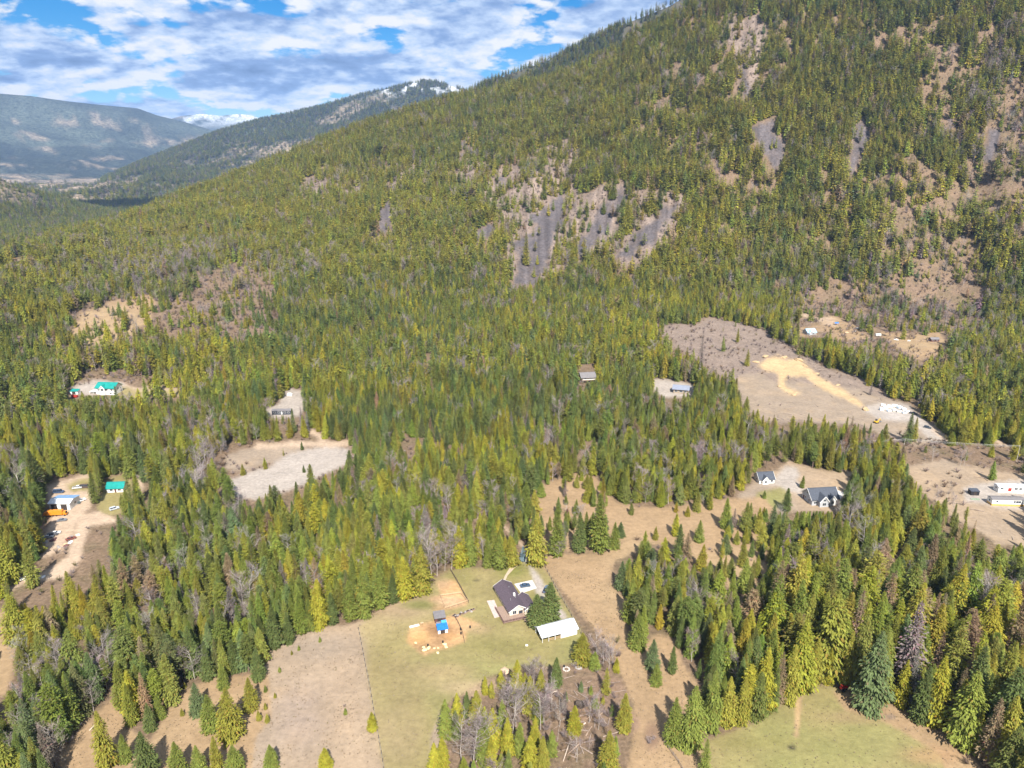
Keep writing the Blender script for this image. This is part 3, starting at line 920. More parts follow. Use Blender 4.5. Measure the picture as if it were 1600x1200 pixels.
def scatter_nodes():
    ng = bpy.data.node_groups.new('scatter', 'GeometryNodeTree')
    ng.interface.new_socket('Geometry', in_out='INPUT', socket_type='NodeSocketGeometry')
    ng.interface.new_socket('Geometry', in_out='OUTPUT', socket_type='NodeSocketGeometry')
    N, Lk = ng.nodes, ng.links
    gi, go = N.new('NodeGroupInput'), N.new('NodeGroupOutput')
    ci = N.new('GeometryNodeCollectionInfo')
    ci.inputs['Collection'].default_value = model_coll
    ci.inputs['Separate Children'].default_value = True
    ci.inputs['Reset Children'].default_value = True
    ip = N.new('GeometryNodeInstanceOnPoints')
    ip.inputs['Pick Instance'].default_value = True

    def attr(nm, tp):
        a = N.new('GeometryNodeInputNamedAttribute')
        a.data_type = tp
        a.inputs['Name'].default_value = nm
        return a.outputs['Attribute']
    Lk.new(gi.outputs[0], ip.inputs['Points'])
    Lk.new(ci.outputs[0], ip.inputs['Instance'])
    Lk.new(attr('model', 'INT'), ip.inputs['Instance Index'])
    Lk.new(attr('turn', 'FLOAT_VECTOR'), ip.inputs['Rotation'])
    Lk.new(attr('size', 'FLOAT_VECTOR'), ip.inputs['Scale'])
    Lk.new(ip.outputs[0], go.inputs[0])
    return ng


SCATTER = scatter_nodes()


def scatter(name, P, model, turn, size, tint):
    me = bpy.data.meshes.new(name)
    me.vertices.add(len(P))
    me.vertices.foreach_set('co', np.asarray(P, np.float32).ravel())
    a = me.attributes.new('model', 'INT', 'POINT')
    a.data.foreach_set('value', np.asarray(model, np.int32))
    for nm, arr in (('turn', turn), ('size', size)):
        a = me.attributes.new(nm, 'FLOAT_VECTOR', 'POINT')
        a.data.foreach_set('vector', np.asarray(arr, np.float32).ravel())
    a = me.attributes.new('tint', 'FLOAT_COLOR', 'POINT')
    a.data.foreach_set('color', np.concatenate([tint, np.ones((len(P), 1))], 1).astype(np.float32).ravel())
    me.update()
    o = bpy.data.objects.new(name, me)
    scene.collection.objects.link(o)
    md = o.modifiers.new('scatter', 'NODES')
    md.node_group = SCATTER
    o['kind'] = 'stuff'
    return o


# ------------------------------------------------------------------ where the trees stand
rng = np.random.default_rng(7)
TONE = {'olive': (0.285, 0.268, 0.046), 'yellow': (0.330, 0.310, 0.040), 'green': (0.205, 0.238, 0.050), 'dark': (0.138, 0.172, 0.052), 'blue': (0.145, 0.186, 0.075),
        'brown': (0.275, 0.205, 0.115), 'grey': (0.23, 0.195, 0.165), 'mauve': (0.27, 0.222, 0.205)}
TN = list(TONE)
TV = np.array([TONE[k] for k in TN])
# places to keep in view (buildings, yards): x0, y0, x1, y1 in photograph pixels
KEEP = [(765, 900, 835, 975), (832, 965, 910, 1005), (640, 925, 740, 1025), (1180, 733, 1216, 760), (1250, 756, 1302, 797), (1508, 752, 1600, 790),
        (1340, 628, 1432, 660), (1418, 640, 1436, 652), (1440, 660, 1462, 680), (1258, 505, 1282, 526), (1300, 497, 1318, 510), (1366, 512, 1382, 526), (1452, 520, 1475, 536),
        (907, 571, 928, 592), (1048, 597, 1074, 611), (145, 593, 180, 616), (108, 608, 124, 622), (424, 636, 454, 647), (72, 768, 112, 806),
        (105, 752, 145, 790), (165, 750, 179, 768), (170, 786, 184, 800), (84, 800, 105, 815), (70, 822, 94, 842), (812, 850, 824, 878)]


def in_keep(bx, by, ty, w):
    bad = np.zeros(bx.shape, bool)
    for x0, y0, x1, y1 in KEEP:
        bad |= (bx + w > x0) & (bx - w < x1) & (by > y0) & (ty < y1)
    return bad


def gauss(px_, py_, cx0, cy0, rx, ry):
    return np.exp(-(((px_ - cx0) / rx) ** 2 + ((py_ - cy0) / ry) ** 2))


def seed_trees(spacing, x0, x1, y0, y1, rmin, rmax):
    gx, gy = np.meshgrid(np.arange(x0, x1, spacing), np.arange(y0, y1, spacing))
    gx = gx + rng.uniform(-0.46, 0.46, gx.shape) * spacing
    gy = gy + rng.uniform(-0.46, 0.46, gy.shape) * spacing
    x, y = gx.ravel(), gy.ravel()
    r = np.hypot(x, y)
    az = np.arctan2(x, y)
    k = (np.abs(az) < R(45.5)) & (r > rmin) & (r < rmax)
    return x[k], y[k], r[k], az[k]


def pick(weights):
    """weights: n x m -> index per row"""
    c = np.cumsum(weights / weights.sum(1, keepdims=True), 1)
    return (rng.random((len(weights), 1)) > c).sum(1).clip(0, weights.shape[1] - 1)


x, y, r, az = seed_trees(4.2, -1500, 1500, 100, 2000, 150, 1990)
k = r < near_crest(az) + 25
x, y, r, az = x[k], y[k], r[k], az[k]
z = height(x, y)
bx, by = project(x, y, z)
k = (bx > -70) & (bx < 1670) & (by < 1262)
x, y, r, az, z, bx, by = [a[k] for a in (x, y, r, az, z, bx, by)]
onhill = sstep(8, 60, z)
# height of the trees
hgt = 16.8 + 8.0 * onhill + (fbm(x / 60, y / 60, 5, 2) - 0.5) * 12 + rng.normal(0, 3.2, len(x))
hgt *= 1 + 0.42 * sstep(1090, 1260, bx) * sstep(900, 1010, by)                  # the tall stand at the lower right
hgt *= np.where((bx > 800) & (bx < 1220) & (by > 740) & (by < 1000) & (OPEN[0, 0] > 0), 0.92, 1.0)
lo = look(OPEN, *ragged(bx, by, x, y))
hgt = np.where(lo < 0.5, hgt * rng.uniform(0.5, 0.95, len(x)), hgt)
hgt = np.clip(hgt, 6, 40)
tx, ty = project(x, y, z + hgt)
mx_, my_ = project(x, y, z + hgt * 0.5)
for x0, y0, x1, y1 in KEEP:                        # trees in front of a building stay low enough to show it
    hit = (bx + 5 > x0) & (bx - 5 < x1) & (by > y1) & (ty < y1 + 1)
    hgt = np.where(hit, hgt * np.clip((by - y1 - 1) / np.maximum(by - ty, 1), 0.05, 1), hgt)
tx, ty = project(x, y, z + hgt)
mx_, my_ = project(x, y, z + hgt * 0.5)
om, ot = look(OPEN, *ragged(mx_, my_, x, y)), look(OPEN, *ragged(tx, ty + 3, x, y))
patch = fbm(x / 38, y / 38, 15, 3)
stand = sstep(1000, 1100, bx) * sstep(820, 900, by)
free = np.clip(0.90 - 0.24 * stand - np.clip(0.45 - patch, 0, 1) * 2.6 - 0.26 * onhill, 0.15, 1)
dens = np.where(lo > 0.9, free * np.clip(om + 0.04, 0, 1) * np.clip(ot + 0.22, 0, 1), lo * np.clip((patch - 0.25) * 2.4, 0.1, 1.7) * np.clip(np.minimum(om, ot) / np.maximum(lo, 0.01) + 0.1, 0, 1))
keep = (rng.random(len(x)) < dens) & ~in_keep(bx, by, ty, 3) & (hgt > 4.5)
x, y, r, az, z, bx, by, hgt, onhill, tx, ty, lo = [a[keep] for a in (x, y, r, az, z, bx, by, hgt, onhill, tx, ty, lo)]
n_ = len(x)
# colour and kind by stand: noise mixed with what the photograph shows
c1, c2, c3 = fbm(x / 45, y / 45, 201, 3), fbm(x / 22, y / 22, 211, 2), fbm(x / 80, y / 80, 221, 3)
wt = np.zeros((n_, len(TN)))
wt[:, 0] = 0.45 + 2.2 * onhill + np.clip((c1 - 0.5) * 4, 0, 2) * 0.5
wt[:, 1] = 0.30 + np.clip((c1 - 0.5) * 8, 0, 2.5)
wt[:, 2] = 0.75 + np.clip((0.5 - c1) * 6, 0, 2)
wt[:, 3] = 0.25 + np.clip((0.48 - c3) * 6, 0, 1.5)
wt[:, 4] = 0.10 + np.clip((0.45 - c1) * 5, 0, 1.4)
wt[:, 5] = 0.10 + 0.06 * onhill + np.clip((c2 - 0.62) * 3, 0, 0.5)
wt[:, 6] = (0.09 + np.clip((c2 - 0.60) * 4, 0, 0.7)) * (1 - 0.4 * onhill)
wt[:, 7] = 0.08 + np.clip((c2 - 0.64) * 5, 0, 0.8)
b_ = gauss(bx, by, 1480, 1010, 150, 110)
wt[:, 5] += 0.8 * b_
b_ = gauss(bx, by, 270, 880, 110, 100) + 0.8 * gauss(bx, by, 60, 1100, 90, 90)
wt[:, 6] += 1.0 * b_
wt[:, 3] += 0.6 * b_
b_ = gauss(bx, by, 1050, 530, 300, 60) + gauss(bx, by, 560, 870, 120, 60) + gauss(bx, by, 250, 590, 130, 40) + 0.8 * gauss(bx, by, 300, 350, 220, 80)
wt[:, 1] += 1.3 * b_
b_ = gauss(bx, by, 780, 660, 200, 70) + gauss(bx, by, 560, 520, 160, 60)
wt[:, 4] += 1.0 * b_
b_ = gauss(bx, by, 1590, 230, 60, 130) + gauss(bx, by, 1400, 470, 110, 60) + gauss(bx, by, 330, 700, 40, 30) + gauss(bx, by, 690, 840, 40, 40) + gauss(bx, by, 300, 430, 150, 40)
wt[:, 6] += 1.4 * b_
wt[:, 7] += 1.4 * b_
b_ = gauss(bx, by, 790, 1140, 110, 60) + gauss(bx, by, 900, 1120, 60, 50)
wt[:, 6] += 2.5 * b_
wt[:, 7] += 2.5 * b_
tone = pick(wt)
tone2 = pick(wt[:, :5])
mixt = np.where(tone[:, None] < 5, rng.uniform(0.15, 0.75, (n_, 1)), 0)
tint = (TV[tone] * (1 - mixt) + TV[tone2] * mixt) * (1 + rng.uniform(-0.2, 0.2, (n_, 1)) * (1 - 0.5 * onhill[:, None])) * (1 + 0.10 * onhill[:, None]) * (1 + rng.normal(0, 0.05, (n_, 3)))
kw = np.zeros((n_, 6))                       # fir cedar pine bush thin bare
kw[:, 0] = 0.9
kw[:, 1] = np.where(tone <= 1, 1.3, 0.3) * (1 - 0.4 * onhill)
kw[:, 2] = 0.28 + 0.5 * onhill
kw[:, 3] = np.where(lo < 0.5, 1.2, 0.05)
kw[:, 4] = np.where(tone == 5, 2.5, 0.15)
isb = (tone >= 6)
kw[isb] = 0
kw[isb, 5] = 1.0
kw[isb, 4] = 0.3
kind = pick(kw)
KN = ('fir', 'cedar', 'pine', 'bush', 'thin', 'bare')
model = np.zeros(n_, int)
for q, kd in enumerate(KN):
    s_ = kind == q
    model[s_] = rng.choice(KIND_IDX[kd], s_.sum())
farlod = (r > 950) & (kind != 5)
model = np.where(farlod, rng.choice(KIND_IDX['far'], n_), model)
near_ = r < 560
for q, kd in enumerate(KN[:5]):
    s_ = near_ & (kind == q)
    model[s_] = rng.choice(HD[kd], s_.sum())
hgt = np.where(kind == 3, hgt * 0.75, np.where(kind == 5, hgt * 0.85, hgt))
spin = rng.uniform(0, 6.283, n_)
wide = rng.uniform(0.9, 1.4, n_)
TREES = dict(x=x, y=y, z=z, h=hgt, wide=wide, model=model, spin=spin, tint=tint, tone=tone, kind=kind, r=r, bx=bx, by=by)

# trees read one by one from the photograph: base x, base y, top y, kind, tone, width
ONE = [(500, 1003, 994, 'bush', 'green', 1.0), (467, 1016, 1008, 'bush', 'green', 1.1), (456, 1023, 1016, 'bush', 'olive', 1.1), (437, 1050, 1041, 'bush', 'green', 1.1), (415, 1081, 1070, 'bush', 'green', 1.1), (418, 1128, 1115, 'bush', 'olive', 1.2), (405, 1125, 1110, 'bush', 'olive', 1.1), (430, 1090, 1082, 'bush', 'olive', 1.1), (540, 1116, 1106, 'bush', 'green', 1.1), (285, 1118, 1106, 'bush', 'olive', 1.0), (415, 1108, 1097, 'bush', 'olive', 1.0), (289, 1075, 1066, 'bush', 'olive', 1.1),
       (1636, 852, 770, 'fir', 'dark', 1.2), (1650, 862, 790, 'fir', 'green', 1.2), (930, 1107, 1086, 'bush', 'green', 1.0), (923, 1085, 1070, 'bush', 'green', 1.0), (908, 1080, 1062, 'bush', 'blue', 0.9), (942, 1099, 1086, 'bush', 'olive', 0.9), (884, 1095, 1080, 'bush', 'dark', 0.9), (956, 1118, 1100, 'bush', 'dark', 0.9),
       (692, 1196, 1150, 'bush', 'yellow', 0.9), (697, 1150, 1092, 'cedar', 'green', 1.2), (715, 1135, 1082, 'cedar', 'yellow', 1.2), (730, 1120, 1080, 'fir', 'dark', 1.2), (745, 1140, 1078, 'cedar', 'olive', 1.2), (758, 1085, 1056, 'cedar', 'yellow', 1.2), (768, 1090, 1064, 'cedar', 'olive', 1.2), (783, 1075, 1046, 'cedar', 'yellow', 1.2), (808, 1098, 1030, 'cedar', 'yellow', 1.2), (820, 1092, 1050, 'cedar', 'olive', 1.2), (845, 1078, 1045, 'cedar', 'olive', 1.2), (770, 1170, 1105, 'cedar', 'yellow', 1.1), (785, 1150, 1092, 'cedar', 'green', 1.1), (757, 1195, 1120, 'fir', 'green', 1.2), (768, 1205, 1148, 'bush', 'yellow', 0.7), (793, 1180, 1120, 'cedar', 'yellow', 1.0), (812, 1180, 1128, 'fir', 'green', 1.2), (828, 1115, 1055, 'cedar', 'olive', 1.1), (836, 1170, 1118, 'cedar', 'yellow', 1.0), (828, 1205, 1148, 'cedar', 'yellow', 1.2), (848, 1205, 1150, 'fir', 'olive', 1.3), (862, 1180, 1140, 'cedar', 'green', 1.2), (680, 1215, 1160, 'cedar', 'yellow', 1.2), (840, 1130, 1085, 'fir', 'green', 1.2),
       (326, 1062, 1008, 'fir', 'dark', 1.3), (367, 1050, 998, 'fir', 'dark', 1.3), (405, 1062, 1013, 'fir', 'dark', 1.5), (310, 1115, 1066, 'bush', 'blue', 1.0), (330, 1140, 1084, 'bush', 'green', 1.0),
       (362, 1152, 1074, 'bush', 'olive', 1.0), (393, 1108, 1058, 'bush', 'olive', 1.0), (350, 1075, 1036, 'bush', 'green', 0.9), (425, 1199, 1163, 'bush', 'green', 1.2), (509, 1199, 1168, 'bush', 'yellow', 1.3),
       (582, 1140, 1112, 'bush', 'yellow', 1.1), (368, 1206, 1164, 'bush', 'green', 1.3), (312, 1210, 1164, 'bush', 'green', 1.0), (280, 1212, 1158, 'bush', 'green', 1.1), (232, 1215, 1142, 'bush', 'dark', 1.0),
       (340, 1203, 1150, 'fir', 'olive', 1.2), (168, 1198, 1110, 'cedar', 'olive', 1.1), (250, 1122, 1085, 'bush', 'green', 1.0), (210, 1118, 1046, 'cedar', 'yellow', 1.1), (197, 1190, 1146, 'bush', 'green', 0.9),
       (236, 1140, 1098, 'bush', 'dark', 0.9), (67, 1190, 1160, 'fir', 'green', 1.2),
       (971, 920, 876, 'bush', 'blue', 1.0), (979, 931, 904, 'bush', 'dark', 1.0), (996, 1011, 958, 'bush', 'green', 1.1), (1019, 1044, 998, 'bush', 'blue', 1.0), (1025, 1069, 1036, 'bush', 'green', 1.2),
       (1050, 1052, 1009, 'fir', 'dark', 1.3), (1052, 1160, 1088, 'bush', 'green', 0.85), (1080, 1164, 1070, 'cedar', 'green', 1.2), (975, 1142, 1083, 'fir', 'olive', 1.4), (950, 1204, 1140, 'bush', 'olive', 1.0),
       (897, 1148, 1102, 'fir', 'yellow', 1.5), (869, 1073, 1027, 'fir', 'dark', 1.5), (909, 1035, 988, 'bush', 'olive', 1.3), (963, 1049, 1027, 'bush', 'yellow', 1.0), (947, 1085, 1043, 'thin', 'olive', 1.3),
       (860, 972, 909, 'fir', 'dark', 1.75), (839, 979, 928, 'fir', 'dark', 1.9), (817, 877, 853, 'fir', 'blue', 1.5), (1101, 1206, 1154, 'thin', 'green', 1.3),
       (1110, 1140, 1046, 'cedar', 'green', 1.0), (1135, 1132, 1056, 'cedar', 'olive', 1.1), (1158, 1130, 1060, 'cedar', 'olive', 1.0), (1190, 1112, 1010, 'cedar', 'yellow', 0.9), (1214, 1103, 1018, 'thin', 'brown', 1.0),
       (1232, 1098, 1006, 'cedar', 'olive', 0.9), (1270, 1066, 996, 'cedar', 'olive', 1.0), (1292, 1068, 1012, 'bush', 'yellow', 0.7), (1320, 1068, 985, 'cedar', 'olive', 1.0), (1358, 1108, 985, 'cedar', 'blue', 1.15),
       (1406, 1102, 1030, 'cedar', 'yellow', 1.0), (1456, 1130, 1023, 'cedar', 'yellow', 1.1), (1492, 1142, 1060, 'fir', 'olive', 1.1), (1522, 1172, 1110, 'cedar', 'yellow', 1.0), (1562, 1200, 1086, 'cedar', 'olive', 1.1),
       (1590, 1205, 1080, 'fir', 'dark', 1.2), (1436, 1128, 1040, 'fir', 'dark', 1.2), (1540, 1195, 1090, 'thin', 'brown', 1.1),
       (870, 868, 790, 'fir', 'green', 1.2), (905, 862, 800, 'fir', 'dark', 1.3), (935, 860, 770, 'fir', 'green', 1.2), (960, 856, 815, 'bush', 'green', 0.9), (838, 882, 800, 'cedar', 'olive', 1.2), (780, 888, 835, 'cedar', 'green', 1.5),
       (800, 884, 838, 'cedar', 'olive', 1.4), (762, 886, 836, 'bush', 'green', 0.7), (735, 882, 832, 'cedar', 'green', 1.3), (718, 884, 820, 'cedar', 'yellow', 1.3), (660, 925, 850, 'cedar', 'olive', 1.3), (632, 935, 868, 'cedar', 'yellow', 1.3),
       (520, 975, 925, 'fir', 'dark', 1.5), (548, 968, 905, 'fir', 'green', 1.3), (452, 1005, 955, 'bush', 'dark', 0.75), (430, 1012, 945, 'fir', 'dark', 1.3), (485, 985, 935, 'fir', 'green', 1.2),
       (570, 962, 890, 'cedar', 'green', 1.2), (595, 950, 880, 'fir', 'green', 1.2), (500, 980, 905, 'cedar', 'yellow', 1.1), (615, 942, 895, 'fir', 'dark', 1.3),
       (1072, 880, 832, 'thin', 'brown', 1.6), (1060, 872, 818, 'fir', 'dark', 1.4), (1024, 843, 822, 'bush', 'olive', 1.0), (1092, 846, 812, 'bush', 'green', 1.0), (1170, 822, 785, 'bush', 'green', 0.9),
       (1140, 832, 808, 'bush', 'blue', 1.0), (1133, 848, 835, 'bush', 'green', 1.0), (1228, 798, 762, 'fir', 'dark', 1.8), (1205, 840, 788, 'bush', 'blue', 0.9), (1253, 762, 743, 'fir', 'green', 1.6), (1190, 873, 848, 'fir', 'blue', 1.3),
       (1418, 692, 645, 'fir', 'dark', 1.2), (1427, 690, 652, 'fir', 'olive', 1.1), (1360, 617, 597, 'thin', 'grey', 1.3), (1167, 572, 545, 'bush', 'olive', 0.8), (1095, 570, 516, 'thin', 'grey', 0.9), (1152, 535, 512, 'fir', 'olive', 1.0),
       (980, 362, 305, 'bush', 'olive', 0.8), (850, 312, 278, 'fir', 'green', 1.4), (822, 415, 362, 'fir', 'olive', 0.9), (833, 325, 292, 'fir', 'olive', 1.0), (890, 372, 342, 'fir', 'dark', 1.0), (943, 335, 308, 'fir', 'green', 1.2),
       (870, 398, 360, 'fir', 'olive', 1.0), (1016, 332, 275, 'bush', 'olive', 0.9), (958, 312, 268, 'fir', 'green', 1.2), (1030, 328, 285, 'fir', 'dark', 1.3), (475, 738, 726, 'bush', 'dark', 1.0), (472, 703, 690, 'fir', 'dark', 1.6),
       (415, 733, 718, 'bush', 'olive', 0.9), (443, 712, 700, 'thin', 'olive', 1.2), (380, 742, 724, 'bush', 'olive', 1.0)]
BIRCHES = [(933, 1032, 990, 'mauve'), (951, 1048, 1004, 'mauve'), (943, 1040, 996, 'grey'), (958, 1040, 1000, 'grey'), (722, 1198, 1120, 'grey'), (738, 1200, 1115, 'grey'), (744, 1190, 1110, 'mauve'), (800, 1150, 1070, 'grey'),
           (806, 1135, 1065, 'mauve'), (845, 1140, 1075, 'grey'), (850, 1135, 1070, 'mauve'), (826, 1075, 1028, 'grey'), (834, 1070, 1026, 'mauve'), (840, 1072, 1030, 'grey'), (790, 1100, 1065, 'mauve'), (146, 1111, 1063, 'grey'),
           (89, 1151, 1070, 'mauve'), (175, 1065, 1005, 'grey'), (38, 1166, 1110, 'grey'), (36, 1125, 1070, 'mauve'), (862, 1110, 1060, 'mauve'), (1412, 920, 880, 'grey'), (1330, 825, 790, 'grey'), (683, 900, 845, 'mauve'), (676, 905, 838, 'grey'),
           (695, 892, 845, 'mauve'), (668, 910, 866, 'grey'), (872, 873, 845, 'mauve'), (705, 890, 840, 'grey'), (755, 880, 838, 'mauve'), (925, 850, 815, 'grey'), (1300, 1030, 985, 'mauve'), (1150, 1075, 1020, 'grey'), (1050, 920, 885, 'grey'),
           (1500, 728, 700, 'mauve'), (1506, 728, 696, 'mauve'), (1462, 790, 760, 'mauve'), (1488, 800, 770, 'mauve'), (1480, 778, 752, 'grey'), (325, 740, 690, 'mauve'), (310, 735, 695, 'mauve'), (335, 745, 700, 'grey'), (316, 748, 703, 'mauve'),
           (1096, 700, 660, 'grey'), (290, 745, 705, 'grey'), (920, 1130, 1085, 'mauve'), (935, 1140, 1098, 'mauve')]


def px_height(p, ty_):
    """how tall a thing at ground point p must be to reach photograph row ty_"""
    lo_, hi_ = 0.3, 80.0
    for _ in range(30):
        m = 0.5 * (lo_ + hi_)
        if project(p.x, p.y, p.z + m)[1] > ty_:
            lo_ = m
        else:
            hi_ = m
    return lo_


add = {k_: [] for k_ in TREES}
NKIND = {kd: q for q, kd in enumerate(KN)}
for lst in (ONE, [(b[0], b[1], b[2], 'bare', b[3], 1.0) for b in BIRCHES]):
    for (ox, oy, ot, kd, tn, wd) in lst:
        p = ground(ox, oy)
        h_ = px_height(p, ot)
        add['x'].append(p.x); add['y'].append(p.y); add['z'].append(p.z); add['h'].append(h_); add['wide'].append(wd)
        add['model'].append(int(rng.choice(HD.get(kd, KIND_IDX[kd])))); add['spin'].append(rng.uniform(0, 6.28))
        add['tint'].append(TV[TN.index(tn)] * rng.uniform(0.9, 1.12)); add['tone'].append(TN.index(tn)); add['kind'].append(NKIND[kd])
        add['r'].append(math.hypot(p.x, p.y)); add['bx'].append(ox); add['by'].append(oy)
N_RANDOM = n_
for k_ in TREES:
    TREES[k_] = np.concatenate([TREES[k_], np.array(add[k_])])
# random trees that stand inside one placed by hand give way
hx, hy = np.array(add['x']), np.array(add['y'])
alive = np.ones(len(TREES['x']), bool)
for a_, b_ in zip(hx, hy):
    alive[:N_RANDOM] &= (TREES['x'][:N_RANDOM] - a_) ** 2 + (TREES['y'][:N_RANDOM] - b_) ** 2 > 9.0
TREES['placed'] = np.arange(len(alive)) >= N_RANDOM
for k_ in TREES:
    TREES[k_] = TREES[k_][alive]

# the trees that show largest are things of their own, the rest is the forest
tp_x, tp_y = project(TREES['x'], TREES['y'], TREES['z'] + TREES['h'])
shown = np.clip(TREES['by'], 0, 1200) - np.clip(tp_y, 0, 1200)
shown = np.where((TREES['bx'] > 5) & (TREES['bx'] < 1595), shown, 0)
shown = np.where(TREES['placed'], shown + 60, shown)
isbare = TREES['kind'] == 5
own = np.zeros(len(shown), bool)
con_i = np.nonzero(~isbare)[0]
own[con_i[np.argsort(-shown[con_i])[:290]]] = True
bar_i = np.nonzero(isbare)[0]
own[bar_i[np.argsort(-shown[bar_i])[:110]]] = True


def zone_of(bx_, by_):
    if by_ < 470:
        return 'on the grey scree slope'
    if bx_ > 1100 and by_ > 990:
        return 'in the tall stand by the lower green field'
    if bx_ > 1000 and by_ > 860:
        return 'in the tall stand below the large dark-roofed house'
    if bx_ > 930 and by_ > 960:
        return 'at the edge of the straw-coloured meadow'
    if bx_ > 1130 and by_ < 740:
        return 'beside the cleared ground with the sand pad'
    if bx_ > 1130:
        return 'near the large dark-roofed house'
    if bx_ > 815 and by_ < 905:
        return 'above the straw-coloured meadow'
    if bx_ > 815 and by_ < 990:
        return 'close to the white-roofed barn'
    if bx_ > 660 and by_ > 1020:
        return 'in the thicket below the farm lawn'
    if by_ < 800 and bx_ < 660:
        return 'around the gravel pit'
    if bx_ > 600:
        return 'behind the brown-roofed farmhouse'
    if bx_ < 290 and by_ > 960:
        return 'in the thin wood below the grey pasture'
    if by_ > 1020:
        return 'loose on the grey pasture'
    return 'in the dense wood above the grey pasture'


TONEWORD = {'olive': 'olive', 'yellow': 'yellow-green', 'green': 'mid-green', 'dark': 'dark green', 'blue': 'blue-green', 'brown': 'brown half-dead', 'grey': 'grey', 'mauve': 'mauve-grey'}
KINDWORD = {'fir': 'slender fir', 'cedar': 'full-crowned cedar', 'pine': 'high-crowned pine', 'bush': 'bushy young fir', 'thin': 'thin ragged fir', 'bare': 'leafless birch'}
NAMEWORD = {'fir': 'fir_tree', 'cedar': 'cedar_tree', 'pine': 'pine_tree', 'bush': 'young_fir_tree', 'thin': 'ragged_fir_tree', 'bare': 'birch_tree'}
own_mesh = {}
C = scene.collection


def tag(o, label, cat, group=None):
    o['label'] = label
    o['category'] = cat
    if group:
        o['group'] = group
    return o


def own_tree(i):
    kd = KN[TREES['kind'][i]]
    mi = int(TREES['model'][i])
    if KIND_ALL[mi] == 'far':
        mi = HD[kd][0]
    if mi not in own_mesh:
        _, tr_, cr_ = MODELS[mi]
        own_mesh[mi] = (geo_mesh('trunk', [(tr_, BIRCH if kd == 'bare' else BARK)]), geo_mesh('crown', [(cr_, TWG_O if kd == 'bare' else FOL_O)]))
    e = bpy.data.objects.new(NAMEWORD[kd], None)
    C.objects.link(e)
    h_, w_ = float(TREES['h'][i]), float(TREES['wide'][i])
    e.location = (TREES['x'][i], TREES['y'][i], TREES['z'][i])
    e.rotation_euler = (0, 0, float(TREES['spin'][i]))
    e.scale = (h_ * w_, h_ * w_, h_)
    e.empty_display_size = 0.1
    t = bpy.data.objects.new('trunk', own_mesh[mi][0])
    c = bpy.data.objects.new('crown', own_mesh[mi][1])
    for q in (t, c):
        C.objects.link(q)
        q.parent = e
        q.color = (*[float(a) for a in TREES['tint'][i]], 1)
    tn = TONEWORD[TN[TREES['tone'][i]]]
    hq = 'towering' if h_ > 29 else 'tall' if h_ > 24 else 'medium-tall' if h_ > 19 else 'shortish' if h_ > 13 else 'low'
    wq = '' if kd == 'bare' else ' broad' if w_ > 1.12 else ' narrow' if w_ < 0.97 else ''
    lab = '%s%s %s %s %s' % (hq, wq, tn, KINDWORD[kd], zone_of(TREES['bx'][i], TREES['by'][i]))
    if TN[TREES['tone'][i]] == 'blue' and abs(TREES['bx'][i] - 817) < 3 and abs(TREES['by'][i] - 877) < 3:
        lab, tn = 'small silvery blue spruce at the top of the gravel drive', 'spruce'
        e.name = 'blue_spruce'
        c.color = (0.26, 0.36, 0.38, 1)
    if abs(TREES['bx'][i] - 860) < 1 and abs(TREES['by'][i] - 972) < 1:
        lab = 'tall dark fir between the farmhouse and the white-roofed barn, the taller of two'
    if abs(TREES['bx'][i] - 839) < 1 and abs(TREES['by'][i] - 979) < 1:
        lab = 'shorter dark fir against the end of the white-roofed barn'
    tag(e, lab, 'tree', 'trees: ' + lab)
    return e


for i in np.nonzero(own)[0]:
    own_tree(int(i))
rest = ~own
turn = np.zeros((len(own), 3))
turn[:, 2] = TREES['spin']
turn[:, :2] = rng.normal(0, 0.02, (len(own), 2))
size = np.stack([TREES['h'] * TREES['wide'], TREES['h'] * TREES['wide'], TREES['h']], 1)
P3 = np.stack([TREES['x'], TREES['y'], TREES['z']], 1)
for nm, sel in (('conifer_forest', rest & ~isbare), ('leafless_woods', rest & isbare)):
    scatter(nm, P3[sel], TREES['model'][sel], turn[sel], size[sel], TREES['tint'][sel])

# the woods farther off: flats behind the spur, the ridge behind, the middle ridge across the valley
fx, fy, fz, fh, fm, ft = [], [], [], [], [], []
for (sp, x0, x1, y0, y1, r0, r1, dn) in ((7.5, -2600, 1200, 900, 3600, 1100, 3600, 0.8), (15.0, -4300, 500, 2500, 6400, 3600, 6400, 0.75)):
    x, y, r, az = seed_trees(sp, x0, x1, y0, y1, r0, r1)
    x, y, r, az = [a[(r > near_crest(az) + 60)] for a in (x, y, r, az)]
    z = height(x, y)
    bx, by = project(x, y, z + 20)
    # only where the land is not hidden behind the near mountain
    vis = (by < 600 - FPX * np.tan(np.interp(az, NEAR[0], NEAR[1]) + PITCH) / 1.0 * 0 + 460) & (bx > -40) & (bx < 1100)
    el = np.arctan2(z + 26 - CAM_H, r)
    vis &= el > np.interp(az, NEAR[0], NEAR[1]) - 0.004
    clearing = fbm(x / 330.0, y / 330.0, 111, 5)
    k = vis & (rng.random(len(x)) < dn * np.where(clearing > 0.58, 0.25, 1.0))
    if sp > 10:
        k &= ~((z > 660) & (fbm(x / 60.0, y / 130.0, 121, 4) > 0.55))
        flo = (z < 60)
        k &= ~flo | (rng.random(len(x)) < 0.35)
    x, y, r, z = [a[k] for a in (x, y, r, z)]
    hh = rng.normal(21, 3.5, len(x)).clip(9, 32) * (1.15 if sp > 10 else 1.0)
    tn = rng.choice([0, 0, 2, 2, 3, 4, 6], len(x))
    fx.append(x); fy.append(y); fz.append(z); fh.append(hh)
    fm.append(rng.choice(KIND_IDX['far'], len(x)))
    ft.append(TV[tn] * rng.uniform(0.75, 1.15, (len(x), 1)))
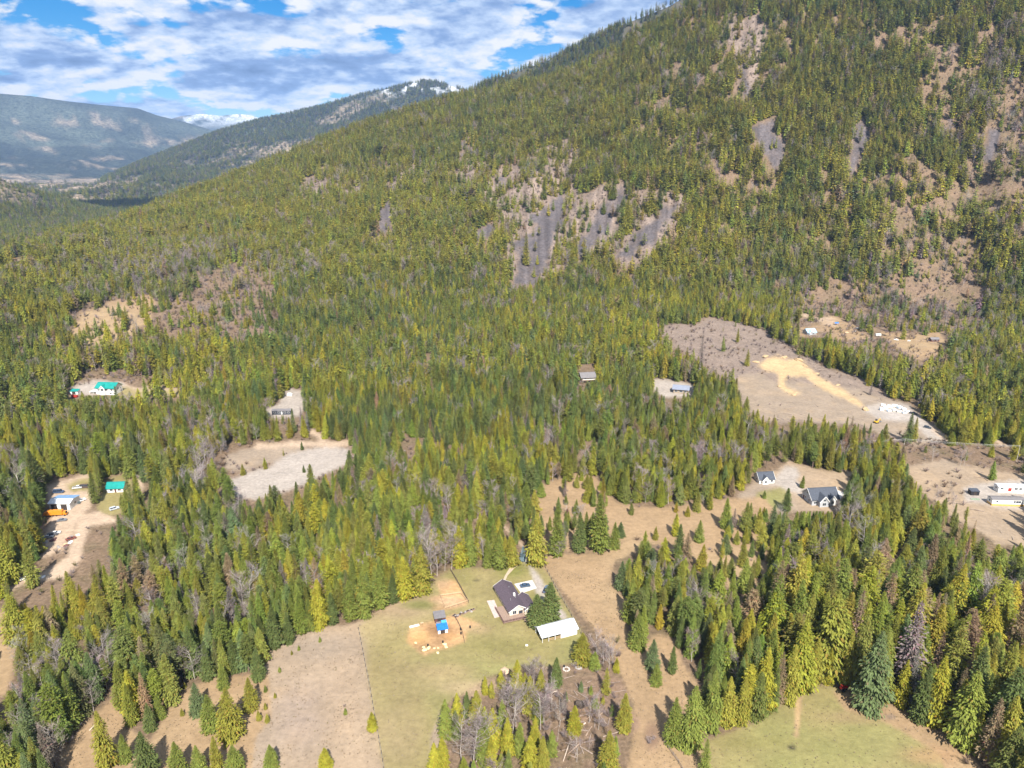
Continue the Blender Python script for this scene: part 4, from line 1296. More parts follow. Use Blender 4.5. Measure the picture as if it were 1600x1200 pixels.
fx, fy, fz, fh, fm, ft = [np.concatenate(a) for a in (fx, fy, fz, fh, fm, ft)]
trn = np.zeros((len(fx), 3))
trn[:, 2] = rng.uniform(0, 6.28, len(fx))
wd_ = rng.uniform(1.0, 1.5, len(fx)) * np.where(np.hypot(fx, fy) > 3600, 1.7, 1.0)
scatter('far_woods', np.stack([fx, fy, fz], 1), fm, trn, np.stack([fh * wd_, fh * wd_, fh], 1), ft)
print('TREES', len(TREES['x']), 'own', own.sum(), 'far', len(fx))

# ------------------------------------------------------------------ mesh helpers for built things
class MB:
    def __init__(self):
        self.v, self.f = [], []

    def poly(self, pts):
        i = len(self.v)
        self.v += [tuple(p) for p in pts]
        self.f.append(tuple(range(i, i + len(pts))))
        return self

    def hexa(self, p):
        """eight corners: bottom ring then top ring, counter-clockwise from above"""
        i = len(self.v)
        self.v += [tuple(q) for q in p]
        for q in ((3, 2, 1, 0), (4, 5, 6, 7), (0, 1, 5, 4), (1, 2, 6, 5), (2, 3, 7, 6), (3, 0, 4, 7)):
            self.f.append(tuple(i + k_ for k_ in q))
        return self

    def box(self, x0, x1, y0, y1, z0, z1):
        return self.hexa([(x0, y0, z0), (x1, y0, z0), (x1, y1, z0), (x0, y1, z0), (x0, y0, z1), (x1, y0, z1), (x1, y1, z1), (x0, y1, z1)])

    def bar(self, a, b, w, h=None):
        a, b = Vector(a), Vector(b)
        d = (b - a).normalized()
        up = Vector((0, 0, 1)) if abs(d.z) < 0.95 else Vector((1, 0, 0))
        s = d.cross(up).normalized() * w / 2
        t = s.cross(d).normalized() * (h or w) / 2
        return self.hexa([a - s - t, a + s - t, b + s - t, b - s - t, a - s + t, a + s + t, b + s + t, b - s + t])

    def cyl(self, c, rad, h, n=12, axis='z', r2=None):
        i = len(self.v)
        r2 = rad if r2 is None else r2
        for k_, (rr, o) in enumerate(((rad, 0), (r2, h))):
            for j in range(n):
                a = 6.2832 * j / n
                u, w = rr * math.cos(a), rr * math.sin(a)
                self.v.append({'z': (c[0] + u, c[1] + w, c[2] + o), 'x': (c[0] + o, c[1] + u, c[2] + w), 'y': (c[0] + w, c[1] + o, c[2] + u)}[axis])
        self.f.append(tuple(i + j for j in reversed(range(n))))
        self.f.append(tuple(i + n + j for j in range(n)))
        for j in range(n):
            self.f.append((i + j, i + (j + 1) % n, i + n + (j + 1) % n, i + n + j))
        return self

    def build(self, name, m, parent=None, bevel=0.0):
        me = bpy.data.meshes.new(name)
        me.from_pydata(self.v, [], self.f)
        if bevel:
            b = bmesh.new()
            b.from_mesh(me)
            bmesh.ops.remove_doubles(b, verts=b.verts, dist=1e-4)
            bmesh.ops.bevel(b, geom=list(b.edges), offset=bevel, segments=2, affect='EDGES', profile=0.5)
            b.to_mesh(me)
            b.free()
        me.materials.append(m)
        me.update()
        o = bpy.data.objects.new(name, me)
        C.objects.link(o)
        if parent is not None:
            o.parent = parent
        return o


def thing(name, label, cat, loc, rotz=0.0, group=None):
    e = bpy.data.objects.new(name, None)
    C.objects.link(e)
    e.location = loc
    e.rotation_euler = (0, 0, rotz)
    e.empty_display_size = 0.5
    return tag(e, label, cat, group)


def at(px_, py_, z=0.0, sink=0.0):
    p = ground(px_, py_)
    return Vector((p.x, p.y, p.z - sink + z))


M_WHITE = mat('white_paint', (0.68, 0.67, 0.64), 0.6, 0.04, 1.5)
M_CREAM = mat('cream_siding', (0.62, 0.53, 0.42), 0.75, 0.07, 2.0)
M_GREYWALL = mat('grey_siding', (0.36, 0.37, 0.39), 0.75, 0.08, 2.0)
M_GLASS = mat('window_glass', (0.03, 0.04, 0.055), 0.08, 0.2, 1.0, 0.0, 0.0, 0.8)
M_WOOD = mat('weathered_deck', (0.27, 0.19, 0.145), 0.85, 0.22, 4.0)
M_REDWOOD = mat('red_brown_boards', (0.12, 0.055, 0.05), 0.85, 0.25, 3.0)
M_POST = mat('fence_wood', (0.10, 0.075, 0.06), 0.9, 0.3, 5.0)
M_PALEWOOD = mat('pale_timber', (0.52, 0.36, 0.22), 0.8, 0.2, 3.0)
M_CONC = mat('concrete', (0.50, 0.46, 0.42), 0.85, 0.1, 0.8)
M_PURPLE = mat('brown_shingles', (0.085, 0.064, 0.078), 0.85, 0.28, 2.2)
M_SLATE = mat('slate_shingles', (0.062, 0.070, 0.088), 0.8, 0.28, 2.0)
M_GREYROOF = mat('grey_metal_roof', (0.20, 0.185, 0.185), 0.5, 0.12, 1.0, 0.2)
M_BLUEMETAL = mat('pale_blue_metal', (0.36, 0.52, 0.68), 0.45, 0.12, 0.6, 0.15)
M_WHITEMETAL = mat('white_metal_roof', (0.62, 0.64, 0.67), 0.45, 0.05, 0.5, 0.05)
M_TEAL = mat('teal_metal', (0.012, 0.24, 0.21), 0.45, 0.15, 0.5, 0.1)
M_BLUE = mat('blue_tarp', (0.02, 0.16, 0.52), 0.5, 0.2, 1.5)
M_LBLUE = mat('light_blue_tarp', (0.07, 0.33, 0.68), 0.5, 0.2, 1.5)
M_BLACK = mat('black_paint', (0.022, 0.022, 0.025), 0.5, 0.2, 2.0)
M_DARK = mat('dark_inside', (0.045, 0.035, 0.03), 0.9, 0.2, 2.0)
M_RUBBER = mat('tyre_rubber', (0.02, 0.02, 0.02), 0.9, 0.1, 4.0)
M_STEEL = mat('steel', (0.45, 0.46, 0.48), 0.4, 0.1, 2.0, 0.6)
M_ORANGE = mat('orange_paint', (0.62, 0.22, 0.02), 0.5, 0.12, 1.5)
M_RED = mat('red_paint', (0.36, 0.03, 0.02), 0.5, 0.2, 1.5)
M_YELLOWOOD = mat('yellow_sheathing', (0.60, 0.36, 0.10), 0.8, 0.15, 1.5)
M_STRAW = mat('straw', (0.62, 0.50, 0.27), 0.95, 0.25, 3.0, 0, 0.6)
M_STONE = mat('boulder', (0.30, 0.27, 0.25), 0.95, 0.25, 2.0, 0, 0.6)
M_WIRE = mat('wire', (0.30, 0.30, 0.30), 0.6, 0.05, 1.0, 0.5)
M_LOG = mat('log_wood', (0.33, 0.23, 0.16), 0.9, 0.3, 4.0)
M_HEAD = mat('headlight', (0.7, 0.7, 0.68), 0.15, 0.05, 1.0, 0, 0, 0.6)
M_TAIL = mat('taillight', (0.30, 0.01, 0.01), 0.2, 0.05, 1.0)
M_GREENSLAB = mat('mossy_slab', (0.22, 0.28, 0.19), 0.9, 0.2, 1.5)


def roof_pair(e, name, x0, x1, y0, y1, ze, zr, m, ov=0.45, th=0.16, yr=None, trim=None):
    """gable roof with its ridge along x; two slabs that meet at the ridge, as one part, and barge boards"""
    yr = (y0 + y1) / 2 if yr is None else yr
    b = MB()
    s0, s1 = (zr - ze) / (yr - y0), (zr - ze) / (y1 - yr)
    ya, za, yb, zb = y0 - ov, ze - ov * s0, y1 + ov, ze - ov * s1
    xa, xb = x0 - ov, x1 + ov
    b.hexa([(xa, ya, za), (xb, ya, za), (xb, yr, zr), (xa, yr, zr), (xa, ya, za + th), (xb, ya, za + th), (xb, yr, zr + th), (xa, yr, zr + th)])
    b.hexa([(xa, yr, zr), (xb, yr, zr), (xb, yb, zb), (xa, yb, zb), (xa, yr, zr + th), (xb, yr, zr + th), (xb, yb, zb + th), (xa, yb, zb + th)])
    o = b.build(name, m, e)
    if trim:
        for xx in (xa - 0.03, xb + 0.03):
            t = MB()
            t.bar((xx, ya, za + 0.02), (xx, yr, zr + 0.02), 0.12, 0.34)
            t.bar((xx, yr, zr + 0.02), (xx, yb, zb + 0.02), 0.12, 0.34)
            t.build('barge_board', trim, o)
    b = MB()
    b.bar((xa, yr, zr + th + 0.03), (xb, yr, zr + th + 0.03), 0.34, 0.08)
    b.build('ridge_cap', m, o)
    return o


def gable_wall(e, x0, x1, y0, y1, ze, zr, m, z0=-0.4, yr=None, name='wall'):
    yr = (y0 + y1) / 2 if yr is None else yr
    b = MB()
    A = [(x0, y0, z0), (x0, y1, z0), (x0, y1, ze), (x0, yr, zr), (x0, y0, ze)]
    D = [(x1, p[1], p[2]) for p in A]
    b.poly(list(reversed(A)))
    b.poly(D)
    for q in range(5):
        p0, p1 = q, (q + 1) % 5
        b.poly([A[p0], A[p1], D[p1], D[p0]])
    return b.build(name, m, e)


def window(e, side, u, z, w, h, at_, frame=None):
    """a window on the wall side 's','n' (y = at_) or 'e','w' (x = at_)"""
    d = -1 if side in 'sw' else 1
    b, g = MB(), MB()

    def bx(mb, u0, u1, z0, z1, d0, d1):
        a0, a1 = sorted((at_ + d * d0, at_ + d * d1))
        if side in 'sn':
            mb.box(u0, u1, a0, a1, z0, z1)
        else:
            mb.box(a0, a1, u0, u1, z0, z1)
    t = 0.09
    bx(b, u - w / 2 - t, u + w / 2 + t, z - t, z, -0.02, 0.07)
    bx(b, u - w / 2 - t, u + w / 2 + t, z + h, z + h + t, -0.02, 0.07)
    bx(b, u - w / 2 - t, u - w / 2, z, z + h, -0.02, 0.07)
    bx(b, u + w / 2, u + w / 2 + t, z, z + h, -0.02, 0.07)
    if w > 1.3:
        bx(b, u - 0.03, u + 0.03, z, z + h, 0.03, 0.06)
    bx(g, u - w / 2, u + w / 2, z, z + h, 0.005, 0.03)
    o = b.build('window', frame or M_WHITE, e)
    g.build('pane', M_GLASS, o)
    return o


def door(e, side, u, w, h, at_, m, z=0.0):
    d = -1 if side in 'sw' else 1
    a0, a1 = sorted((at_ - d * 0.02, at_ + d * 0.06))
    b, k_ = MB(), MB()
    if side in 'sn':
        b.box(u - w / 2, u + w / 2, a0, a1, z, z + h)
        k_.box(u + w * 0.32, u + w * 0.40, at_ + d * 0.061 - 0.03, at_ + d * 0.061 + 0.03, z + 0.95, z + 1.05)
    else:
        b.box(a0, a1, u - w / 2, u + w / 2, z, z + h)
        k_.box(at_ + d * 0.061 - 0.03, at_ + d * 0.061 + 0.03, u + w * 0.32, u + w * 0.40, z + 0.95, z + 1.05)
    o = b.build('door', m, e)
    k_.build('handle', M_STEEL, o)


def railing(e, pts, h=1.0, z=0.0, step=1.4, m=None):
    m = m or M_REDWOOD
    b = MB()
    for a, c in zip(pts[:-1], pts[1:]):
        for zz_ in (z + h, z + h * 0.55, z + 0.15):
            b.bar((a[0], a[1], zz_), (c[0], c[1], zz_), 0.07, 0.09)
    o = b.build('railing', m, e)
    for a, c in zip(pts[:-1], pts[1:]):
        n = max(1, int(round(math.hypot(c[0] - a[0], c[1] - a[1]) / step)))
        for q in range(n + 1):
            t = q / n
            xx, yy = a[0] + (c[0] - a[0]) * t, a[1] + (c[1] - a[1]) * t
            MB().box(xx - 0.05, xx + 0.05, yy - 0.05, yy + 0.05, z, z + h + 0.03).build('post', m, o)


# ------------------------------------------------------------------ the farmhouse
hx = math.atan2(-18.9, 6.9)                       # long axis, towards the deck
fh = thing('farmhouse', 'cream farmhouse with brown shingle roof and wooden deck on the lawn', 'house', (-8.2 + 0.34 * 0.3 + 0.0, 269.0, 0.0), hx)
# local x runs along the ridge from the back, local y to the east (0 .. 8.2)
gable_wall(fh, 0.4, 19.6, 0.4, 7.9, 2.75, 4.95, M_CREAM)
mr_ = roof_pair(fh, 'roof', 0.4, 19.6, 0.4, 7.9, 2.75, 4.95, M_PURPLE, 0.55, 0.18, None, M_WHITE)
gable_wall(fh, 11.2, 20.6, 7.0, 11.6, 2.6, 4.1, M_CREAM, name='wing_wall')
roof_pair(fh, 'wing_roof', 11.2, 20.6, 6.9, 11.6, 2.6, 4.25, M_PURPLE, 0.5, 0.18, None, M_WHITE)
MB().box(12.1, 12.9, 4.6, 5.4, 4.4, 5.9).build('chimney', M_WHITE, mr_)
for q in ((14.2, 5.0), (6.0, 5.0), (14.6, 2.6)):
    MB().cyl((q[0], q[1], 4.0), 0.12, 1.2, 8).build('vent_pipe', M_STEEL, mr_)
for u in (3.2, 7.2, 11.0, 15.0):
    window(fh, 's', u, 1.0, 1.5, 1.1, 0.4)
window(fh, 'e', 2.6, 0.9, 1.6, 1.6, 19.6)
door(fh, 'e', 5.3, 1.8, 2.05, 19.6, M_GLASS)
window(fh, 'e', 9.3, 0.8, 2.6, 1.5, 20.6)
window(fh, 'n', 13.5, 1.0, 1.4, 1.1, 11.6)
window(fh, 'n', 3.0, 1.0, 1.4, 1.1, 7.9)
door(fh, 'n', 7.0, 1.0, 2.05, 7.9, M_REDWOOD)
dk_ = MB().box(12.2, 19.5, -3.6, 0.35, 0.45, 0.62)
dk_.box(19.65, 23.4, -3.6, 6.6, 0.45, 0.62)
deck = dk_.build('deck', M_WOOD, fh)
for q in range(1, 24):
    MB().box(19.70 + q * 0.15, 19.72 + q * 0.15, -3.6, 6.6, 0.6205, 0.6245).build('board_gap', M_DARK, deck) if q % 3 == 0 else None
for (xx, yy) in ((12.4, -3.4), (16.0, -3.4), (19.6, -3.4), (23.2, -3.4), (23.2, 0.0), (23.2, 3.2), (23.2, 6.4)):
    MB().box(xx - 0.08, xx + 0.08, yy - 0.08, yy + 0.08, -0.2, 0.44).build('deck_post', M_REDWOOD, deck)
railing(fh, [(12.3, -3.5), (23.3, -3.5), (23.3, 6.5)], 1.0, 0.62)
st = MB()
for q in range(4):
    st.box(23.5 + q * 0.32, 23.8 + q * 0.32, 5.2, 6.5, -0.1, 0.50 - q * 0.14)
st.build('steps', M_WOOD, deck)


def sheet(name, pts, m, z=0.012):
    b = MB()
    b.poly([(p[0], p[1], gz(p[0], p[1]) + z) for p in pts])
    lo_ = [(p[0], p[1], gz(p[0], p[1]) - 0.25) for p in pts]
    n = len(pts)
    for q in range(n):
        b.poly([lo_[q], lo_[(q + 1) % n], b.v[(q + 1) % n], b.v[q]])
    o = b.build(name, m)
    o['kind'] = 'structure'
    return o


sheet('parking_pad', [(1.0, 274.6), (4.0, 267.4), (10.9, 271.4), (9.1, 277.8)], M_CONC, 0.10)
sheet('patio', [(-10.8, 262.0), (-7.2, 250.0), (-4.6, 251.2), (-7.6, 262.6)], mat('pink_paving', (0.46, 0.36, 0.32), 0.85, 0.15, 1.2), 0.09)
sheet('garden_path', [(-3.6, 274.2), (-2.0, 281.5), (1.2, 287.6), (3.2, 290.2), (2.2, 291.0), (-1.2, 287.4), (-3.2, 281.4), (-4.8, 274.0)], mat('path_gravel', (0.42, 0.33, 0.24), 0.9, 0.15, 1.2), 0.07)

# ------------------------------------------------------------------ the barn
ba = math.atan2(5.5, 14.2)
bn = thing('barn', 'long white-roofed pole barn with open bays beside the gravel drive', 'barn', (11.9, 233.9, 0.0), ba)
bw = 7.2
roof_pair(bn, 'roof', 0.0, 15.2, 0.2, bw, 2.75, 4.3, M_WHITEMETAL, 0.5, 0.10, 4.6)
for q in range(25):
    MB().hexa([(-0.45 + q * 0.66, -0.3, 2.62), (-0.40 + q * 0.66, -0.3, 2.62), (-0.40 + q * 0.66, 4.55, 4.34), (-0.45 + q * 0.66, 4.55, 4.34),
               (-0.45 + q * 0.66, -0.3, 2.77), (-0.40 + q * 0.66, -0.3, 2.77), (-0.40 + q * 0.66, 4.55, 4.45), (-0.45 + q * 0.66, 4.55, 4.45)]).build('roof_seam', M_WHITEMETAL, bn)
MB().box(0.0, 15.2, bw - 0.12, bw, -0.3, 2.75).build('back_wall', M_WHITE, bn)
MB().poly([(15.2, 0.2, -0.3), (15.2, bw - 0.13, -0.3), (15.2, bw - 0.13, 2.72), (15.2, 4.6, 4.26), (15.2, 0.2, 2.72)]).poly([(15.1, 0.2, 2.72), (15.1, 4.6, 4.26), (15.1, bw - 0.13, 2.72), (15.1, bw - 0.13, -0.3), (15.1, 0.2, -0.3)]).build('end_wall', M_WHITE, bn)
MB().box(8.2, 15.08, 0.2, 0.32, -0.3, 2.7).build('front_wall', M_WHITE, bn)
MB().box(8.1, 8.2, 0.33, bw - 0.13, -0.3, 2.9).build('partition', M_PALEWOOD, bn)
for xx in (0.1, 2.8, 5.5, 8.0):
    MB().box(xx - 0.09, xx + 0.09, 0.2, 0.38, -0.3, 2.66).build('post', M_WHITE, bn)
for xx in (0.1, 4.0):
    MB().box(xx - 0.09, xx + 0.09, bw - 0.40, bw - 0.20, -0.3, 2.7).build('post', M_WHITE, bn)
MB().box(0.0, 8.0, 0.22, 0.36, 2.45, 2.64).build('beam', M_WHITE, bn)
for xx in (2.85, 5.55):
    MB().bar((xx, 0.3, 1.1), (xx + 2.4, 0.3, 1.1), 0.06, 0.16).bar((xx, 0.3, 0.55), (xx + 2.4, 0.3, 0.55), 0.06, 0.16).build('gate_rail', M_PALEWOOD, bn)
for (xx, yy, w_) in ((1.2, 3.6, 1.5), (3.6, 4.4, 1.8), (6.4, 3.9, 1.9)):
    c_ = Matrix.Translation((11.9, 233.9, 0)) @ Matrix.Rotation(ba, 4, 'Z') @ Vector((xx, yy, 0))
    o = MB().box(-w_ / 2, w_ / 2, -0.7, 0.7, 0.0, 1.1).build('hay_stack', M_STRAW, None, 0.08)
    o.location, o.rotation_euler = c_, (0, 0, ba + 0.1)
    tag(o, 'tan hay stack stored inside an open bay of the barn', 'hay', 'hay stacks in the barn')

# ------------------------------------------------------------------ sheds and paddock
def small_shed(name, label, loc, rz, L, Wd, h0, h1, mroof, mwall, mfront=None):
    """lean-to: roof falls from the back (h1) to the front (h0), front towards -y"""
    e = thing(name, label, 'shed', loc, rz)
    b = MB()
    b.hexa([(0, 0, -0.2), (L, 0, -0.2), (L, Wd, -0.2), (0, Wd, -0.2), (0, 0, h0), (L, 0, h0), (L, Wd, h1), (0, Wd, h1)])
    b.build('wall', mwall, e)
    b = MB()
    b.hexa([(-0.25, -0.35, h0 - 0.02), (L + 0.25, -0.35, h0 - 0.02), (L + 0.25, Wd + 0.25, h1 + 0.05), (-0.25, Wd + 0.25, h1 + 0.05), (-0.25, -0.35, h0 + 0.1), (L + 0.25, -0.35, h0 + 0.1), (L + 0.25, Wd + 0.25, h1 + 0.17), (-0.25, Wd + 0.25, h1 + 0.17)])
    b.build('roof', mroof, e)
    MB().box(L * 0.25, L * 0.72, -0.05, 0.03, 0.0, h0 - 0.3).build('doorway', mfront or M_DARK, e)
    return e


small_shed('run_in_shed', 'grey-roofed red-brown run-in shed between sand pen and blue-roofed hut', (-31.4, 246.6, 0), 0.24, 4.3, 4.0, 2.2, 2.6, M_GREYROOF, M_REDWOOD)
hs = small_shed('tarp_hut', 'small hut roofed with bright blue tarp in the dirt paddock', (-29.4, 239.6, 0), 0.26, 3.9, 3.1, 1.9, 2.3, M_BLUE, M_WHITE)
MB().hexa([(2.0, 3.15, 2.2), (4.1, 3.15, 2.2), (4.1, 5.0, 2.45), (2.0, 5.0, 2.45), (2.0, 3.15, 2.36), (4.1, 3.15, 2.36), (4.1, 5.0, 2.6), (2.0, 5.0, 2.6)]).build('tarp', M_LBLUE, hs)
MB().hexa([(0.0, 3.2, 1.95), (1.9, 3.2, 1.95), (1.9, 4.9, 2.15), (0.0, 4.9, 2.15), (0.0, 3.2, 2.05), (1.9, 3.2, 2.05), (1.9, 4.9, 2.25), (0.0, 4.9, 2.25)]).build('lean_to_roof', M_GREYROOF, hs)
for (xx, yy) in ((0.15, 4.8), (4.0, 4.9), (2.0, 4.9)):
    MB().box(xx - 0.06, xx + 0.06, yy - 0.06, yy + 0.06, -0.1, 2.1).build('post', M_POST, hs)
tg = thing('feed_trough', 'long white feed trough at the edge of the dirt paddock', 'trough', (-41.2, 243.2, 0), math.atan2(1.5, 3.7))
MB().box(0, 4.0, 0, 0.12, 0.1, 0.62).box(0, 4.0, 0.68, 0.8, 0.1, 0.62).box(0, 0.12, 0.121, 0.679, 0.1, 0.6).box(3.88, 4.0, 0.121, 0.679, 0.1, 0.6).build('basin', M_WHITE, tg)
MB().box(0.13, 3.87, 0.125, 0.675, 0.12, 0.30).build('feed', M_STRAW, tg)
for xx in (0.3, 3.7):
    MB().box(xx - 0.08, xx + 0.08, 0.05, 0.75, -0.1, 0.09).build('leg', M_PALEWOOD, tg)
tb = thing('work_table', 'small timber table at the end of the white trough', 'table', (-37.0, 245.2, 0), 0.4)
MB().box(0, 1.2, 0, 0.8, 0.72, 0.80).build('table_top', M_PALEWOOD, tb)
for (xx, yy) in ((0.1, 0.1), (1.1, 0.1), (0.1, 0.7), (1.1, 0.7)):
    MB().box(xx - 0.05, xx + 0.05, yy - 0.05, yy + 0.05, -0.05, 0.72).build('leg', M_PALEWOOD, tb)


def lump(name, label, cat, loc, sx, sy, sz, m, seed, group=None, sink=0.3, rough=0.35):
    rn = random.Random(seed)
    b = bmesh.new()
    bmesh.ops.create_icosphere(b, subdivisions=2, radius=1.0)
    off = [Vector((rn.uniform(-9, 9), rn.uniform(-9, 9), rn.uniform(-9, 9))) for _ in range(2)]
    from mathutils import noise as mn
    for v in b.verts:
        k_ = 1 + rough * mn.noise(v.co * 1.7 + off[0]) + rough * 0.5 * mn.noise(v.co * 4 + off[1])
        v.co = Vector((v.co.x * sx * k_, v.co.y * sy * k_, v.co.z * sz * k_ + sz * (1 - 2 * sink) * 0.6))
    me = bpy.data.meshes.new(name)
    b.to_mesh(me)
    b.free()
    me.materials.append(m)
    o = bpy.data.objects.new(name, me)
    C.objects.link(o)
    o.location = loc
    o.rotation_euler = (0, 0, rn.uniform(0, 6))
    return tag(o, label, cat, group)


for q, (xx, yy, s_) in enumerate(((-33.6, 230.0, 1.0), (-32.2, 231.2, 0.9), (-34.2, 231.6, 0.7), (-26.2, 233.4, 0.9), (-25.6, 231.9, 0.8), (-30.0, 231.0, 0.5), (-28.6, 231.2, 0.5), (-37.6, 234.2, 0.6), (-28.4, 228.4, 0.7))):
    lump('straw_heap', 'pale heap of loose straw fed out in the dirt paddock', 'straw', (xx, yy, 0), s_ * 1.1, s_ * 0.8, s_ * 0.45, M_STRAW, 300 + q, 'straw heaps in the paddock')
for q, (xx, yy) in enumerate(((-32.6, 232.2), (-27.0, 234.2), (-20.6, 242.2), (-16.9, 243.6), (-20.3, 239.6))):
    o = MB().cyl((0, 0, 0), 0.32, 0.95, 12).cyl((0, 0, 0.3), 0.34, 0.05, 12).cyl((0, 0, 0.62), 0.34, 0.05, 12).build('barrel', M_BLACK)
    o.location = (xx, yy, 0)
    tag(o, 'black drum standing in the dirt paddock near the blue hut', 'barrel', 'black drums in the paddock')
for q in range(13):
    rn = random.Random(500 + q)
    t = q / 12
    xx, yy = -24.2 + 8.2 * t + rn.uniform(-0.5, 0.5), 250.6 + 5.0 * t + rn.uniform(-1.1, 1.1)
    if q % 2:
        lump('boulder', 'grey boulder among the rubble beside the sand pen', 'boulder', (xx, yy, 0), rn.uniform(0.5, 0.9), rn.uniform(0.4, 0.8), rn.uniform(0.35, 0.6), M_STONE, 520 + q, 'boulders beside the sand pen')
    else:
        e = thing('planter_box', 'weathered timber planter box in the garden beside the sand pen', 'planter', (xx, yy, 0), rn.uniform(0, 1.5), 'garden planters')
        MB().box(-0.9, 0.9, -0.5, -0.42, -0.05, 0.45).box(-0.9, 0.9, 0.42, 0.5, -0.05, 0.45).box(-0.9, -0.82, -0.419, 0.419, -0.05, 0.44).box(0.82, 0.9, -0.419, 0.419, -0.05, 0.44).build('frame', M_WOOD, e)
        MB().box(-0.81, 0.81, -0.415, 0.415, -0.05, 0.36).build('soil', M_DARK, e)


# ------------------------------------------------------------------ fences: posts one by one, wires or rails between them
def fence(name, label, pts, step, h, m, rails=3, rw=0.025, pw=0.06, group=None):
    p0 = pts[0]
    e = thing(name, label, 'fence', (p0[0], p0[1], gz(*p0)), 0.0, group)
    b = MB()
    pos = []
    for a, c in zip(pts[:-1], pts[1:]):
        n = max(1, int(round(math.hypot(c[0] - a[0], c[1] - a[1]) / step)))
        for q in range(n):
            t = q / n
            pos.append((a[0] + (c[0] - a[0]) * t, a[1] + (c[1] - a[1]) * t))
    pos.append(pts[-1])
    me = None
    for xx, yy in pos:
        zz_ = gz(xx, yy)
        if me is None:
            o = MB().box(-pw, pw, -pw, pw, -0.4, h).build('post', m, e)
            me = o.data
        else:
            o = bpy.data.objects.new('post', me)
            C.objects.link(o)
            o.parent = e
        o.location = (xx - p0[0], yy - p0[1], zz_ - gz(*p0))
    for a, c in zip(pos[:-1], pos[1:]):
        for q in range(rails):
            k_ = h * (0.95 - 0.33 * q)
            b.bar((a[0] - p0[0], a[1] - p0[1], gz(*a) - gz(*p0) + k_), (c[0] - p0[0], c[1] - p0[1], gz(*c) - gz(*p0) + k_), rw, rw * (4 if rw > 0.03 else 1))
    b.build('rails' if rw > 0.03 else 'wire', m if rw > 0.03 else M_WIRE, e)
    return e


def G2(px_, py_):
    p = ground(px_, py_)
    return (p.x, p.y)


fence('field_fence', 'post and wire fence dividing grey pasture from farm lawn', [G2(560, 984), G2(575, 1060), G2(598, 1190), G2(606, 1260)], 3.2, 1.35, M_POST, 3, 0.025, 0.10)
fence('drive_fence', 'post and wire fence between gravel drive and straw-coloured meadow', [G2(841, 866), G2(868, 918), G2(905, 984), G2(925, 1030)], 3.2, 1.35, M_POST, 3, 0.025, 0.10)
fence('garden_fence', 'dark post fence between sand pen and house lawn', [G2(704, 892), G2(718, 916), G2(732, 942)], 2.6, 1.4, M_POST, 3, 0.05, 0.08)
fence('pen_fence', 'low rail fence round the raked sand pen', [(-30.9, 264.9), (-22.4, 267.0), (-19.0, 261.0), (-28.2, 255.9), (-30.9, 264.9)], 3.0, 1.2, M_PALEWOOD, 2, 0.05, 0.06)
fence('paddock_fence', 'rail fence closing the dirt paddock towards the lawn', [(-24.0, 251.0), (-22.0, 246.5), (-20.0, 241.0), (-18.6, 234.2)], 2.8, 1.25, M_POST, 2, 0.045, 0.06)
fence('thicket_fence', 'short run of grey rails at the lower corner of the straw-coloured meadow', [G2(1036, 1158), G2(1060, 1192), G2(1072, 1215)], 3.0, 1.3, mat('grey_rail', (0.22, 0.19, 0.17), 0.9, 0.2, 3.0), 3, 0.035, 0.07)


# ------------------------------------------------------------------ vehicles
CAR_CACHE = {}


